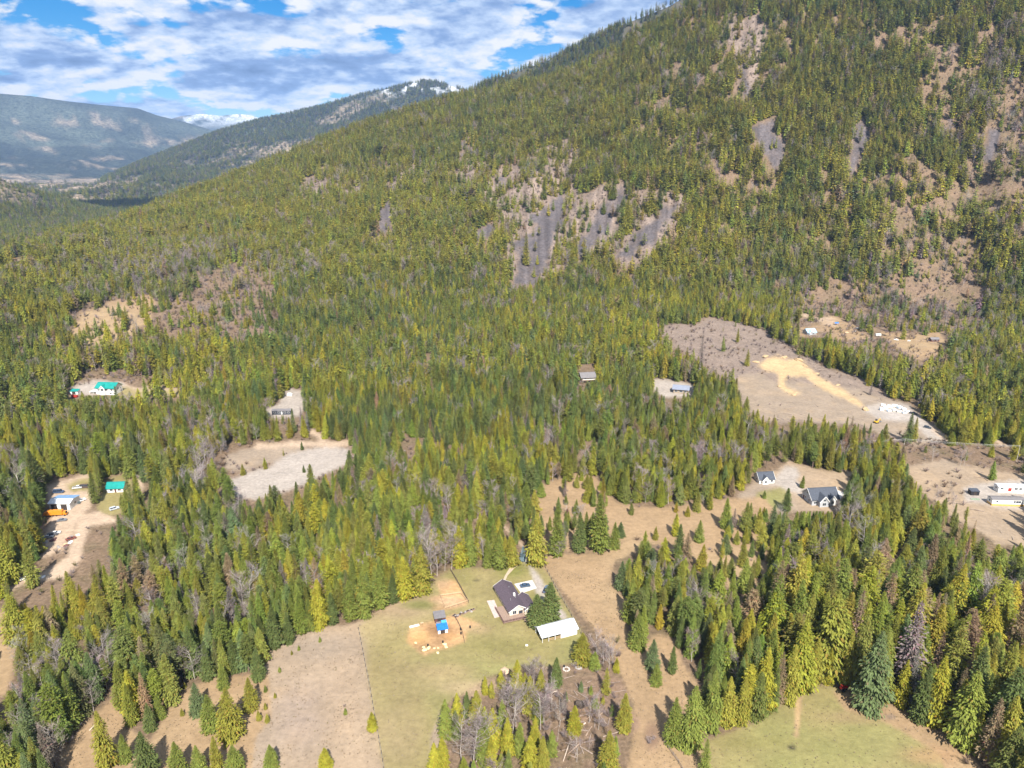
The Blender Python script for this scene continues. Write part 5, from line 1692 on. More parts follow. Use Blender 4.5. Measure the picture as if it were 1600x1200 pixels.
def car(label, loc, rz, colour, style='sedan', group=None):
    L = {'sedan': 4.5, 'suv': 4.7, 'pickup': 5.5, 'van': 5.6}[style]
    e = thing({'sedan': 'car', 'suv': 'car', 'pickup': 'pickup_truck', 'van': 'van'}[style], label, {'pickup': 'truck', 'van': 'van'}.get(style, 'car'), loc, rz, group)
    h, hw = L / 2, 0.90
    prof = {'sedan': [(-h, 0.35), (h, 0.35), (h, 0.68), (h - 0.25, 0.78), (h - 1.15, 0.92), (-h + 0.75, 0.95), (-h + 0.05, 0.88), (-h, 0.6)],
            'suv': [(-h, 0.4), (h, 0.4), (h, 0.82), (h - 0.25, 0.95), (h - 1.05, 1.05), (-h + 0.2, 1.08), (-h, 1.0), (-h, 0.6)],
            'pickup': [(-h, 0.5), (h, 0.5), (h, 0.95), (h - 0.2, 1.05), (h - 1.25, 1.12), (-h + 0.02, 1.12), (-h, 1.05), (-h, 0.7)],
            'van': [(-h, 0.4), (h, 0.4), (h, 0.85), (h - 0.2, 1.0), (h - 0.8, 1.15), (-h + 0.05, 1.2), (-h, 1.1), (-h, 0.6)]}[style]
    cab = {'sedan': (-1.55, 1.1, -0.95, 0.25, 1.42, 0.93), 'suv': (-2.2, 1.1, -2.0, 0.45, 1.75, 1.06), 'pickup': (-0.75, 1.35, -0.6, 0.75, 1.80, 1.11), 'van': (-2.7, 1.8, -2.65, 1.2, 2.15, 1.17)}[style]
    key = style
    if key not in CAR_CACHE:
        d = {}
        b = MB()
        n = len(prof)
        A = [(p[0], -hw, p[1]) for p in prof]
        D = [(p[0], hw, p[1]) for p in prof]
        b.poly(A)
        b.poly(list(reversed(D)))
        for q in range(n):
            b.poly([A[q], D[q], D[(q + 1) % n], A[(q + 1) % n]][::-1])
        d['body'] = (b, 0.05)
        x0, x1, t0, t1, zt, zb_ = cab
        b = MB()
        b.hexa([(x0, -hw + 0.04, zb_ - 0.1), (x1, -hw + 0.04, zb_ - 0.1), (x1, hw - 0.04, zb_ - 0.1), (x0, hw - 0.04, zb_ - 0.1), (t0, -hw + 0.2, zt - 0.06), (t1, -hw + 0.2, zt - 0.06), (t1, hw - 0.2, zt - 0.06), (t0, hw - 0.2, zt - 0.06)])
        d['glass'] = (b, 0.0)
        b = MB()
        b.box(t0 - 0.04, t1 + 0.04, -hw + 0.17, hw - 0.17, zt - 0.059, zt)
        for s_ in (-1, 1):
            y0_, y1_ = s_ * (hw - 0.03), s_ * (hw - 0.19)
            b.bar((x1 - 0.02, y0_, zb_ - 0.08), (t1, y1_, zt - 0.04), 0.07)
            b.bar((x0 + 0.02, y0_, zb_ - 0.08), (t0, y1_, zt - 0.04), 0.09)
            xm = (x0 + x1) / 2
            b.bar((xm, y0_, zb_ - 0.08), ((t0 + t1) / 2, y1_, zt - 0.04), 0.07)
        d['roof'] = (b, 0.0)
        if style == 'pickup':
            d['bed'] = (MB().box(-h + 0.12, -0.85, -hw + 0.12, hw - 0.12, 1.10, 1.125), 0.0)
        b = MB().cyl((0, -0.11, 0), 0.34, 0.22, 14, 'y')
        d['tyre'] = (b, 0.0)
        d['rim'] = (MB().cyl((0, -0.125, 0), 0.19, 0.25, 10, 'y'), 0.0)
        d['headlight'] = (MB().box(-0.02, 0.025, -0.18, 0.18, -0.07, 0.07), 0.0)
        CAR_CACHE[key] = (d, {})
    d, done = CAR_CACHE[key]

    def part(nm, m, par, nick=None):
        ck = (nick or nm, m.name)
        if ck not in done:
            o = d[nm][0].build(nick or nm, m, par, d[nm][1])
            done[ck] = o.data
            return o
        o = bpy.data.objects.new(nick or nm, done[ck])
        C.objects.link(o)
        o.parent = par
        return o
    pm = mat('car_paint_%02d_%02d_%02d' % tuple(int(c * 99) for c in colour), colour, 0.3, 0.05, 1.0, 0.1, 0, 0.5)
    bo = part('body', pm, e)
    part('glass', M_GLASS, e, 'windscreen_and_windows')
    part('roof', pm, e)
    if style == 'pickup':
        part('bed', M_BLACK, e)
    for sx in (-1, 1):
        for sy in (-1, 1):
            w_ = part('tyre', M_RUBBER, e, 'wheel')
            w_.location = (sx * (h - 0.85), sy * (hw - 0.08), 0.34)
            part('rim', M_STEEL, w_)
        hl = part('headlight', M_HEAD, e)
        hl.location = (h - 0.0, sx * 0.6, 0.66 if style == 'sedan' else 0.8)
        tl = part('headlight', M_TAIL, e, 'taillight')
        tl.location = (-h, sx * 0.66, 0.72 if style == 'sedan' else 0.85)
    return e


car('dark blue car parked on the concrete pad by the farmhouse', (5.8, 272.6, 0.11), 0.28, (0.05, 0.085, 0.14), 'sedan')
car('grey-blue pickup on the gravel drive beside the tall fir', (15.0, 269.6, 0.02), 1.2, (0.09, 0.13, 0.20), 'pickup')

# ------------------------------------------------------------------ houses farther off
def simple_house(name, label, base, rz, L, Wd, eave, rise, mwall, mroof, ov=0.5, wins=(), doors=(), trim=None, chimney=None, cat='house', storey2=False):
    e = thing(name, label, cat, base, rz)
    gable_wall(e, 0, L, 0, Wd, eave, eave + rise, mwall, -1.2)
    ro = roof_pair(e, 'roof', 0, L, 0, Wd, eave, eave + rise, mroof, ov, 0.18, None, trim)
    for (sd, u, z, w, h) in wins:
        window(e, sd, u, z, w, h, {'s': 0, 'n': Wd, 'w': 0, 'e': L}[sd])
    for (sd, u, w, h, m) in doors:
        door(e, sd, u, w, h, {'s': 0, 'n': Wd, 'w': 0, 'e': L}[sd], m)
    if chimney:
        MB().box(chimney[0] - 0.4, chimney[0] + 0.4, chimney[1] - 0.4, chimney[1] + 0.4, eave, eave + rise + 1.0).build('chimney', M_STONE, ro)
    return e


def cross_gable(e, x0, x1, yf, yb, eave, rise, mwall, mroof, trim, name='gable_wing'):
    """a wing whose ridge runs along y, front wall at yf (towards -y)"""
    w = MB()
    xm = (x0 + x1) / 2
    A = [(x0, yf, -1.0), (x1, yf, -1.0), (x1, yf, eave), (xm, yf, eave + rise), (x0, yf, eave)]
    D = [(p[0], yb, p[2]) for p in A]
    w.poly(A)
    w.poly(list(reversed(D)))
    for q in range(5):
        p0, p1 = q, (q + 1) % 5
        w.poly([A[p1], A[p0], D[p0], D[p1]])
    o = w.build(name, mwall, e)
    b = MB()
    ov, th = 0.45, 0.16
    s = rise / (xm - x0)
    ya = yf - ov
    b.hexa([(x0 - ov, ya, eave - ov * s), (xm, ya, eave + rise), (xm, yb, eave + rise), (x0 - ov, yb, eave - ov * s), (x0 - ov, ya, eave - ov * s + th), (xm, ya, eave + rise + th), (xm, yb, eave + rise + th), (x0 - ov, yb, eave - ov * s + th)])
    b.hexa([(xm, ya, eave + rise), (x1 + ov, ya, eave - ov * s), (x1 + ov, yb, eave - ov * s), (xm, yb, eave + rise), (xm, ya, eave + rise + th), (x1 + ov, ya, eave - ov * s + th), (x1 + ov, yb, eave - ov * s + th), (xm, yb, eave + rise + th)])
    ro = b.build('wing_roof', mroof, o)
    t = MB()
    t.bar((x0 - ov, ya - 0.04, eave - ov * s), (xm, ya - 0.04, eave + rise), 0.14, 0.4)
    t.bar((xm, ya - 0.04, eave + rise), (x1 + ov, ya - 0.04, eave - ov * s), 0.14, 0.4)
    t.build('barge_board', trim, o)
    return o


# large dark-roofed house on the right
p = at(1268, 790)
hb_ = simple_house('house', 'large grey house with steep slate roof and several white-trimmed gables', p, 0.12, 15.5, 10.5, 3.6, 4.2, M_GREYWALL, M_SLATE, 0.6,
                   [('s', 2.0, 1.0, 1.6, 1.4), ('s', 13.6, 1.0, 1.6, 1.4), ('w', 3.0, 1.2, 1.5, 1.4), ('w', 7.0, 1.2, 1.5, 1.4), ('w', 5.2, 4.6, 1.6, 1.4)], [], M_WHITE)
wg = cross_gable(hb_, 3.2, 8.2, -2.6, 5.2, 3.4, 3.0, M_GREYWALL, M_SLATE, M_WHITE)
window(hb_, 's', 5.7, 0.9, 2.0, 1.6, -2.6)
window(hb_, 's', 5.7, 3.5, 1.5, 1.2, -2.6)
cross_gable(hb_, 9.6, 13.2, -1.2, 5.2, 3.5, 2.3, M_WHITE, M_SLATE, M_WHITE)
window(hb_, 's', 11.4, 1.0, 1.5, 1.5, -1.2)
door(hb_, 'w', 8.8, 1.1, 2.1, 0, M_REDWOOD)
sheet('house_patio', [G2(1298, 769), G2(1306, 765), G2(1322, 771), G2(1312, 780), G2(1300, 778)], M_CONC, 0.12)
p = at(1186, 756)
ct = simple_house('garage_cottage', 'small white cottage garage with slate roof beside the gravel turning circle', p, 0.10, 9.2, 7.4, 2.7, 3.0, M_WHITE, M_SLATE, 0.45,
                  [('s', 7.6, 0.9, 1.2, 1.1), ('w', 3.6, 1.0, 1.3, 1.1)], [('e', 2.0, 2.3, 2.1, M_BLACK), ('e', 5.2, 2.3, 2.1, M_BLACK)], M_WHITE, cat='garage')
cross_gable(ct, 1.6, 5.2, -1.2, 3.7, 2.6, 2.2, M_WHITE, M_SLATE, M_WHITE)
window(ct, 's', 3.4, 0.9, 1.4, 1.3, -1.2)

# the two mobile homes and black shed on the right
def mobile_home(label, base, rz, L, Wd, skirt, wins, doors, roofm):
    e = thing('mobile_home', label, 'mobile home', base, rz)
    MB().box(0, L, 0, Wd, -0.6, 1.05).build('skirting', skirt, e)
    MB().box(-0.03, L + 0.03, -0.03, Wd + 0.03, 1.051, 3.7).build('wall', M_WHITE, e)
    ro = roof_pair(e, 'roof', 0, L, 0, Wd, 3.7, 4.25, roofm, 0.22, 0.12)
    for (u, z, w, h) in wins:
        window(e, 's', u, z, w, h, -0.03)
    for (u, w, h, m) in doors:
        door(e, 's', u, w, h, -0.03, m, 1.08)
    window(e, 'w', Wd / 2, 1.9, 1.2, 1.0, -0.03)
    return e


mobile_home('white mobile home raised on a yellow timber base, dark roof edge', at(1549, 790), -0.06, 17.0, 4.6, M_YELLOWOOD, [(2.6, 2.2, 1.0, 0.9), (11.8, 1.9, 0.8, 1.3), (13.8, 2.0, 2.6, 1.1)], [], M_GREYROOF)
mobile_home('white mobile home with a pink-red door standing behind its neighbour', at(1559, 770), -0.05, 16.0, 4.6, M_WHITE, [(1.8, 2.2, 1.6, 0.9), (9.6, 2.1, 1.6, 1.1), (12.0, 2.1, 1.4, 1.1)], [(6.2, 1.8, 2.0, M_RED)], M_WHITEMETAL)
bs = thing('storage_shed', 'black storage shed beside the raised mobile home', 'shed', at(1516.5, 774), -0.05)
MB().box(0, 4.6, 0, 3.2, -0.4, 2.5).build('wall', M_BLACK, bs)
MB().hexa([(-0.2, -0.25, 2.5), (4.8, -0.25, 2.5), (4.8, 3.4, 2.9), (-0.2, 3.4, 2.9), (-0.2, -0.25, 2.62), (4.8, -0.25, 2.62), (4.8, 3.4, 3.02), (-0.2, 3.4, 3.02)]).build('roof', M_SLATE, bs)
door(bs, 's', 2.3, 1.6, 2.0, 0, M_DARK)
o = MB().box(0, 4.6, 0, 1.6, -0.1, 0.25).build('concrete_slab', M_GREENSLAB)
o.location, o.rotation_euler = at(1518, 781), (0, 0, -0.05)
tag(o, 'greenish slab on the ground in front of the black shed', 'slab')

for q, (px_, py_, s_) in enumerate(((1182, 566, 1.6), (1196, 557, 2.0), (1225, 559, 1.8), (1248, 563, 2.2), (1240, 617, 1.5), (1218, 604, 1.4), (1276, 584, 1.2), (1310, 602, 1.2), (1352, 640, 1.8), (1258, 572, 1.4))):
    lump('sand_heap', 'heap of yellow sand pushed up along the edge of the sand pad', 'sand heap', at(px_, py_), s_ * 2.2, s_ * 1.3, s_ * 0.7, mat('sand_heap', (0.40, 0.285, 0.16), 0.95, 0.15, 1.0, 0, 0.5), 640 + q, 'sand heaps on the pad', 0.3, 0.5)

# white wrapped loads on the gravel pad
rn = random.Random(9)
for q, (px_, py_, l_, w_, h_) in enumerate(((1377, 641, 2.4, 2.2, 1.9), (1383, 639, 3.2, 2.6, 2.0), (1390, 637, 3.4, 2.8, 1.8), (1389, 643, 3.0, 2.0, 1.2), (1398, 636, 3.6, 2.6, 1.7), (1397, 642, 3.0, 2.2, 1.3),
                                           (1405, 638, 3.4, 2.4, 1.6), (1405, 644, 3.2, 2.2, 1.2), (1412, 641, 3.0, 2.4, 1.5), (1413, 646, 3.0, 1.8, 0.9), (1380, 634, 3.2, 2.2, 1.2), (1418, 644, 2.6, 2.0, 1.1))):
    e = thing('wrapped_pallet', 'white plastic-wrapped building load stacked on the grey gravel pad', 'pallet load', at(px_, py_), rn.uniform(-0.5, 0.4), 'wrapped loads on the gravel pad')
    MB().box(-l_ / 2, l_ / 2, -w_ / 2, w_ / 2, 0.16, 0.16 + h_).build('load', M_WHITE if q % 3 else mat('pale_blue_wrap', (0.55, 0.66, 0.76), 0.5, 0.1, 1.0), e, 0.08)
    MB().box(-l_ / 2, l_ / 2, -w_ / 2, -w_ / 2 + 0.15, -0.2, 0.155).box(-l_ / 2, l_ / 2, w_ / 2 - 0.15, w_ / 2, -0.2, 0.155).build('skid', M_PALEWOOD, e)
car('black pickup parked at the end of the gravel pad', at(1427, 647), -0.7, (0.03, 0.035, 0.045), 'pickup')
car('dark grey car on the gravel track below the pad', at(1449, 669), -0.75, (0.06, 0.075, 0.10), 'suv')
# yellow digger above the roadside trees
dg = thing('excavator', 'small yellow excavator at the lower edge of the cleared ground', 'excavator', at(1369, 661), 0.4)
for s_ in (-1, 1):
    MB().box(-1.6, 1.6, s_ * 1.0 - 0.25, s_ * 1.0 + 0.25, -0.05, 0.7).build('track', M_BLACK, dg, 0.1)
MB().box(-1.4, 1.2, -1.1, 1.1, 0.75, 1.5).build('body', mat('digger_yellow', (0.55, 0.34, 0.03), 0.5, 0.1, 1.0), dg, 0.06)
MB().box(-0.2, 1.1, 0.1, 1.05, 1.51, 2.7).build('cab', M_GLASS, dg, 0.06)
MB().bar((1.0, -0.3, 1.4), (2.8, -0.3, 3.2), 0.35).bar((2.8, -0.3, 3.2), (4.2, -0.3, 1.4), 0.28).build('arm', mat('digger_yellow', (0.55, 0.34, 0.03)), dg)
MB().hexa([(3.8, -0.8, 0.5), (4.6, -0.8, 0.5), (4.6, 0.2, 0.5), (3.8, 0.2, 0.5), (4.0, -0.8, 1.4), (4.5, -0.8, 1.4), (4.5, 0.2, 1.4), (4.0, 0.2, 1.4)]).build('bucket', M_STEEL, dg)

# houses above the cut
p = at(1262, 524)
bh = simple_house('house', 'house with a pale blue metal roof above the cleared ground', p, 0.25, 10.5, 9.0, 3.0, 3.2, M_GREYWALL, M_BLUEMETAL, 0.6, [('s', 2.5, 1.0, 1.6, 1.2), ('s', 6.8, 1.0, 2.0, 1.2), ('w', 4.5, 1.0, 1.6, 1.2)], [('s', 4.6, 1.0, 2.1, M_DARK)])
cross_gable(bh, 1.0, 4.6, -1.6, 4.5, 2.9, 2.2, M_GREYWALL, M_BLUEMETAL, M_WHITE)
tp = thing('tarp_shelter', 'bright blue tarp shelter uphill from the pale blue roof', 'tarp', at(1305, 508), 0.2)
for (xx, yy) in ((0.1, 0.1), (4.4, 0.1), (0.1, 3.3), (4.4, 3.3)):
    MB().box(xx - 0.07, xx + 0.07, yy - 0.07, yy + 0.07, -0.6, 2.0).build('post', M_POST, tp)
MB().hexa([(-0.2, -0.2, 1.95), (4.7, -0.2, 1.95), (4.7, 1.7, 2.9), (-0.2, 1.7, 2.9), (-0.2, -0.2, 2.05), (4.7, -0.2, 2.05), (4.7, 1.7, 3.0), (-0.2, 1.7, 3.0)]).hexa([(-0.2, 1.7, 2.9), (4.7, 1.7, 2.9), (4.7, 3.6, 1.95), (-0.2, 3.6, 1.95), (-0.2, 1.7, 3.0), (4.7, 1.7, 3.0), (4.7, 3.6, 2.05), (-0.2, 3.6, 2.05)]).build('tarp', M_BLUE, tp)
cm = thing('camper_trailer', 'small white camper trailer beside a lone conifer above the cut', 'camper', at(1369, 526), 0.1)
MB().box(0, 5.6, 0, 2.4, 0.6, 2.9).build('body', M_WHITE, cm, 0.25)
window(cm, 's', 1.6, 1.5, 1.2, 0.7, -0.01)
window(cm, 's', 4.2, 1.5, 1.0, 0.7, -0.01)
door(cm, 's', 2.9, 0.8, 1.8, -0.01, M_GREYWALL, 0.75)
for (xx, yy) in ((2.4, 0.2), (2.4, 2.2), (3.3, 0.2), (3.3, 2.2)):
    MB().cyl((xx, yy - 0.1, 0.3), 0.34, 0.2, 12, 'y').build('wheel', M_RUBBER, cm)
MB().bar((-1.2, 1.2, 0.6), (0.2, 1.2, 0.7), 0.12).build('hitch', M_STEEL, cm)
sh2 = simple_house('cabin', 'dark cabin with a low grey roof at the wood edge above the cut', at(1455, 534), 0.05, 8.5, 5.5, 2.6, 1.4, M_REDWOOD, M_GREYROOF, 0.5, [('s', 2.0, 1.0, 1.3, 1.0), ('s', 6.2, 1.0, 1.3, 1.0)], [('s', 4.2, 1.0, 2.0, M_DARK)], cat='cabin')
for q, (px_, py_) in enumerate(((1340, 513), (1347, 515), (1335, 518), (1322, 520), (1400, 531), (1412, 529), (1420, 533), (1353, 511))):
    lump('lumber_pile', 'pale pile of sawn lumber and rubble on the bare slope', 'pile', at(px_, py_), 2.6, 1.4, 0.9, M_PALEWOOD if q % 2 else M_WHITE, 700 + q, 'pale piles on the bare slope', 0.3, 0.6)

# two houses in the middle of the woods
hm_ = simple_house('house', 'house with a pale grey roof and dark veranda deep in the woods', at(909, 598), 0.18, 12.0, 10.5, 4.6, 2.8, mat('tan_siding', (0.30, 0.24, 0.18), 0.8, 0.1, 1.0), M_GREYROOF, 1.0, [('s', 2.4, 0.6, 2.0, 1.2), ('s', 6.0, 0.6, 2.4, 1.2), ('s', 9.4, 0.6, 2.0, 1.2), ('s', 3.0, 3.0, 2.4, 1.3), ('s', 8.4, 3.0, 2.4, 1.3)], [])
vd = MB().box(0.2, 11.8, -2.4, -0.02, 2.15, 2.35).build('veranda', M_WOOD, hm_)
for xx in (0.4, 4.0, 8.0, 11.6):
    MB().box(xx - 0.1, xx + 0.1, -2.35, -2.15, -1.0, 2.14).build('post', M_WHITE, vd)
MB().bar((0.2, -2.35, 3.3), (11.8, -2.35, 3.3), 0.1, 0.5).build('rail', M_WHITE, vd)
simple_house('house', 'tan house with a grey-blue metal roof beside a pale gravel yard in woods', at(1052, 614), -0.28, 11.5, 9.0, 3.8, 1.9, mat('tan_siding', (0.30, 0.24, 0.18)), mat('grey_blue_roof', (0.24, 0.26, 0.32), 0.5, 0.1, 1.0, 0.2), 1.1,
             [('s', 2.2, 1.2, 2.0, 1.4), ('s', 6.0, 1.2, 2.4, 1.6), ('s', 9.4, 1.2, 1.6, 1.4)], [])
mhb = thing('mobile_home', 'long dark trailer home with a grey roof in the gravel clearing', 'mobile home', at(425, 648), 0.05)
MB().box(0, 14.0, 0, 4.4, -0.6, 3.0).build('wall', mat('dark_siding', (0.05, 0.055, 0.07), 0.7, 0.2, 1.0), mhb)
roof_pair(mhb, 'roof', 0, 14.0, 0, 4.4, 3.0, 3.6, M_GREYROOF, 0.3, 0.14)
for u in (2.0, 5.0, 9.5, 12.2):
    window(mhb, 's', u, 1.2, 1.3, 1.0, 0)
door(mhb, 's', 7.2, 1.0, 2.1, 0, M_WHITE, 0.2)
o = MB().box(-2.0, 2.0, -1.2, 1.2, 0, 1.4).box(-1.5, 1.2, -1.0, 1.0, 1.401, 2.1).build('utility_trailer', M_WHITE, None)
o.location = at(453, 618)
tag(o, 'white utility trailer at the top of the gravel clearing', 'trailer')

# white house with teal roof
p = at(151, 616)
th_ = simple_house('house', 'white two-storey house with a teal metal roof on a pale gravel yard', p, -0.08, 15.5, 10.5, 5.6, 3.0, M_WHITE, M_TEAL, 0.8,
                   [('s', 2.5, 3.2, 1.8, 1.4), ('s', 9.0, 3.2, 1.8, 1.4), ('s', 13.2, 3.2, 1.6, 1.4), ('s', 4.0, 0.6, 1.8, 1.2), ('s', 12.0, 0.6, 1.8, 1.2), ('e', 5.0, 3.2, 1.6, 1.4)], [('s', 7.2, 1.1, 2.1, M_GREYWALL)])
cross_gable(th_, 4.2, 8.2, -1.4, 5.2, 5.4, 2.3, M_WHITE, M_TEAL, M_WHITE)
window(th_, 's', 6.2, 3.4, 2.2, 1.8, -1.4)
dk2 = MB().box(-6.5, -0.02, 0.5, 7.0, 1.6, 1.85).build('deck', M_WHITE, th_)
for (xx, yy) in ((-6.3, 0.7), (-6.3, 6.8), (-3.2, 0.7)):
    MB().box(xx - 0.12, xx + 0.12, yy - 0.12, yy + 0.12, -1.0, 1.6).build('post', M_WHITE, dk2)
small_shed('garden_shed', 'small shed with a teal roof at the end of the gravel yard', at(110, 616), 0.0, 6.0, 4.0, 2.4, 3.2, M_TEAL, M_WHITE)
o = MB().box(-2.2, 2.2, -1.0, 1.0, 0.4, 1.7).box(-2.2, -0.9, -0.95, 0.95, 1.701, 2.5).build('farm_wagon', M_RED, None, 0.06)
o.location = at(117, 621)
tag(o, 'red farm wagon below the small teal-roofed shed', 'wagon')

# shop yard on the left
p = at(78, 797)
sp = thing('workshop', 'metal workshop with white and pale blue roof in a cluttered yard', 'workshop', p, 0.02)
gable_wall(sp, 0, 11.0, 0, 9.5, 4.0, 4.98, M_WHITE, -0.6, 3.4)
roof_pair(sp, 'roof', 0, 11.0, 0, 9.5, 4.0, 5.0, M_WHITEMETAL, 0.5, 0.12, 3.4)
MB().hexa([(-0.45, 3.5, 5.14), (11.45, 3.5, 5.14), (11.45, 9.9, 4.0), (-0.45, 9.9, 4.0), (-0.45, 3.5, 5.2), (11.45, 3.5, 5.2), (11.45, 9.9, 4.06), (-0.45, 9.9, 4.06)]).build('blue_roof_sheet', mat('blue_sheet_roof', (0.20, 0.33, 0.52), 0.4, 0.15, 0.6, 0.1), sp)
for u in (2.6, 7.8):
    door(sp, 's', u, 3.2, 3.2, 0, M_DARK)
window(sp, 'e', 5.0, 1.5, 1.5, 1.2, 11.0)



def box_truck(label, loc, rz, m, L=6.0):
    e = thing('box_truck', label, 'truck', loc, rz)
    MB().box(-L / 2, L / 2 - 1.9, -1.15, 1.15, 0.8, 3.1).build('cargo_box', m, e, 0.05)
    MB().hexa([(L / 2 - 1.8, -1.0, 0.6), (L / 2, -1.0, 0.6), (L / 2, 1.0, 0.6), (L / 2 - 1.8, 1.0, 0.6), (L / 2 - 1.8, -0.95, 2.3), (L / 2 - 0.6, -0.95, 2.3), (L / 2 - 0.6, 0.95, 2.3), (L / 2 - 1.8, 0.95, 2.3)]).build('cab', m, e, 0.06)
    MB().bar((L / 2 - 0.52, -0.85, 2.1), (L / 2 - 0.2, -0.85, 1.4), 0.05).build('mirror', M_BLACK, e)
    MB().hexa([(L / 2 - 0.24, -0.85, 1.4), (L / 2 - 0.20, -0.85, 1.4), (L / 2 - 0.20, 0.85, 1.4), (L / 2 - 0.24, 0.85, 1.4), (L / 2 - 0.56, -0.85, 2.15), (L / 2 - 0.50, -0.85, 2.15), (L / 2 - 0.50, 0.85, 2.15), (L / 2 - 0.56, 0.85, 2.15)]).build('windscreen', M_GLASS, e)
    for xx in (-L / 2 + 1.0, L / 2 - 1.0):
        for s_ in (-1, 1):
            MB().cyl((xx, s_ * 0.98 - 0.15, 0.42), 0.45, 0.3, 14, 'y').build('wheel', M_RUBBER, e)
    return e


box_truck('orange box truck parked in front of the workshop doors, facing the wood', at(78, 806), 3.3, M_ORANGE)
box_truck('orange box truck parked in front of the workshop doors, facing the yard', at(96, 805), 0.15, M_ORANGE)
YARD = [('white pickup on the grass patch behind the workshop', 122, 763, 0.3, (0.75, 0.75, 0.75), 'pickup'), ('dark brown van on the grass patch behind the workshop', 134, 762, 0.1, (0.10, 0.07, 0.06), 'van'),
        ('dark green car beside the workshop on the gravel', 119, 787, 0.2, (0.06, 0.08, 0.08), 'sedan'), ('white car beside the workshop on the gravel', 127, 783, 0.9, (0.74, 0.74, 0.74), 'suv'),
        ('silver car half under the trees by the teal roof', 179, 796, 0.7, (0.50, 0.53, 0.58), 'suv'), ('grey car below the orange trucks', 97, 814, 0.3, (0.16, 0.17, 0.19), 'sedan'),
        ('white scrapped car at the lower end of the yard', 87, 834, 0.4, (0.62, 0.62, 0.60), 'sedan'), ('silver scrapped car at the lower end of the yard', 76, 840, 0.3, (0.36, 0.37, 0.38), 'sedan'),
        ('dark scrapped car at the lower end of the yard', 82, 837, 0.5, (0.08, 0.08, 0.09), 'suv'), ('rusty red car beside the dirt bank', 111, 843, 0.8, (0.20, 0.06, 0.04), 'sedan'),
        ('black pickup beside the white trailer on the track', 50, 899, 0.4, (0.03, 0.03, 0.035), 'pickup'), ('dark blue van at the back of the workshop', 92, 770, 0.1, (0.05, 0.08, 0.15), 'van')]
for lb, px_, py_, rz, col, sty in YARD:
    car(lb, at(px_, py_), rz, col, sty)
o = MB().box(-3.0, 3.0, -1.1, 1.1, 0.5, 0.75).box(-2.9, 2.9, -1.05, -0.98, 0.751, 1.1).box(-2.9, 2.9, 0.98, 1.05, 0.751, 1.1).cyl((-0.6, -1.25, 0.35), 0.36, 0.2, 12, 'y').cyl((-0.6, 1.05, 0.35), 0.36, 0.2, 12, 'y').build('flatbed_trailer', M_WHITE)
o.location, o.rotation_euler = at(42, 905), (0, 0, 0.4)
tag(o, 'white flatbed trailer on the track below the scrap yard', 'trailer')
tr2 = simple_house('house', 'house with a teal metal roof half hidden by conifers', at(167, 770), 0.1, 9.0, 6.5, 2.8, 2.2, M_WHITE, M_TEAL, 0.6, [('s', 2.6, 1.0, 1.5, 1.1), ('s', 7.0, 1.0, 1.5, 1.1)], [('s', 4.8, 1.0, 2.0, M_REDWOOD)])
for q in range(16):
    rn = random.Random(800 + q)
    px_, py_ = rn.choice([(105, 850), (95, 858), (118, 838), (140, 828), (150, 832), (70, 845), (112, 815), (60, 905), (88, 845)])
    lump('junk_heap', 'low heap of scrap and timber lying in the cluttered yard', 'scrap', at(px_ + rn.uniform(-6, 6), py_ + rn.uniform(-4, 4)), rn.uniform(0.8, 2.0), rn.uniform(0.6, 1.2), rn.uniform(0.3, 0.7), rn.choice([M_STONE, M_PALEWOOD, M_REDWOOD, M_WHITE]), 820 + q, 'scrap heaps in the yard', 0.3, 0.6)

# ------------------------------------------------------------------ poles and wires
def pole(label, p, h, rz):
    e = thing('utility_pole', label, 'utility pole', p, rz, 'utility poles along the gravel road')
    MB().cyl((0, 0, -0.6), 0.17, h + 0.6, 8, 'z', 0.11).build('shaft', mat('pole_wood', (0.42, 0.38, 0.34), 0.9, 0.15, 2.0), e)
    ca = MB().box(-1.2, 1.2, -0.06, 0.06, h - 0.75, h - 0.6).build('crossarm', M_WOOD, e)
    for xx in (-1.05, 0.0, 1.05):
        MB().cyl((xx, 0, h - 0.6 if xx else h), 0.06, 0.22, 8).build('insulator', M_WHITE, ca)
    return Matrix.Translation(p) @ Matrix.Rotation(rz, 4, 'Z'), h


PL = [('utility pole above the bend where the pad track meets the road', at(1410, 711)), ('utility pole beside the mobile homes at the wood edge', at(1588, 722)), ('utility pole hidden among conifers near the white garage', at(1290, 715))]
pm_ = [pole(lb, p, 11.0, 1.1) for lb, p in PL]
for a, b in ((2, 0), (0, 1)):
    for q, xx in enumerate((-1.05, 0.0, 1.05)):
        pa, pb = pm_[a][0] @ Vector((xx, 0, 10.65 if xx else 11.2)), pm_[b][0] @ Vector((xx, 0, 10.65 if xx else 11.2))
        pts = [pa.lerp(pb, t / 14) + Vector((0, 0, -2.4 * (t / 14) * (1 - t / 14))) for t in range(15)]
        g_ = Geo()
        g_.tube(pts, [0.03] * 15, 5)
        me = geo_mesh('power_line', [(g_, mat('pale_cable', (0.5, 0.5, 0.47), 0.6, 0.05, 1.0))])
        o = bpy.data.objects.new('power_line', me)
        C.objects.link(o)
        tag(o, ('pale power line strung %s, %s of three' % ('over the pad track' if a else 'towards the mobile homes', ('lower uphill one', 'topmost one', 'lower roadside one')[q])) if True else '', 'power line', 'power lines along the gravel road')

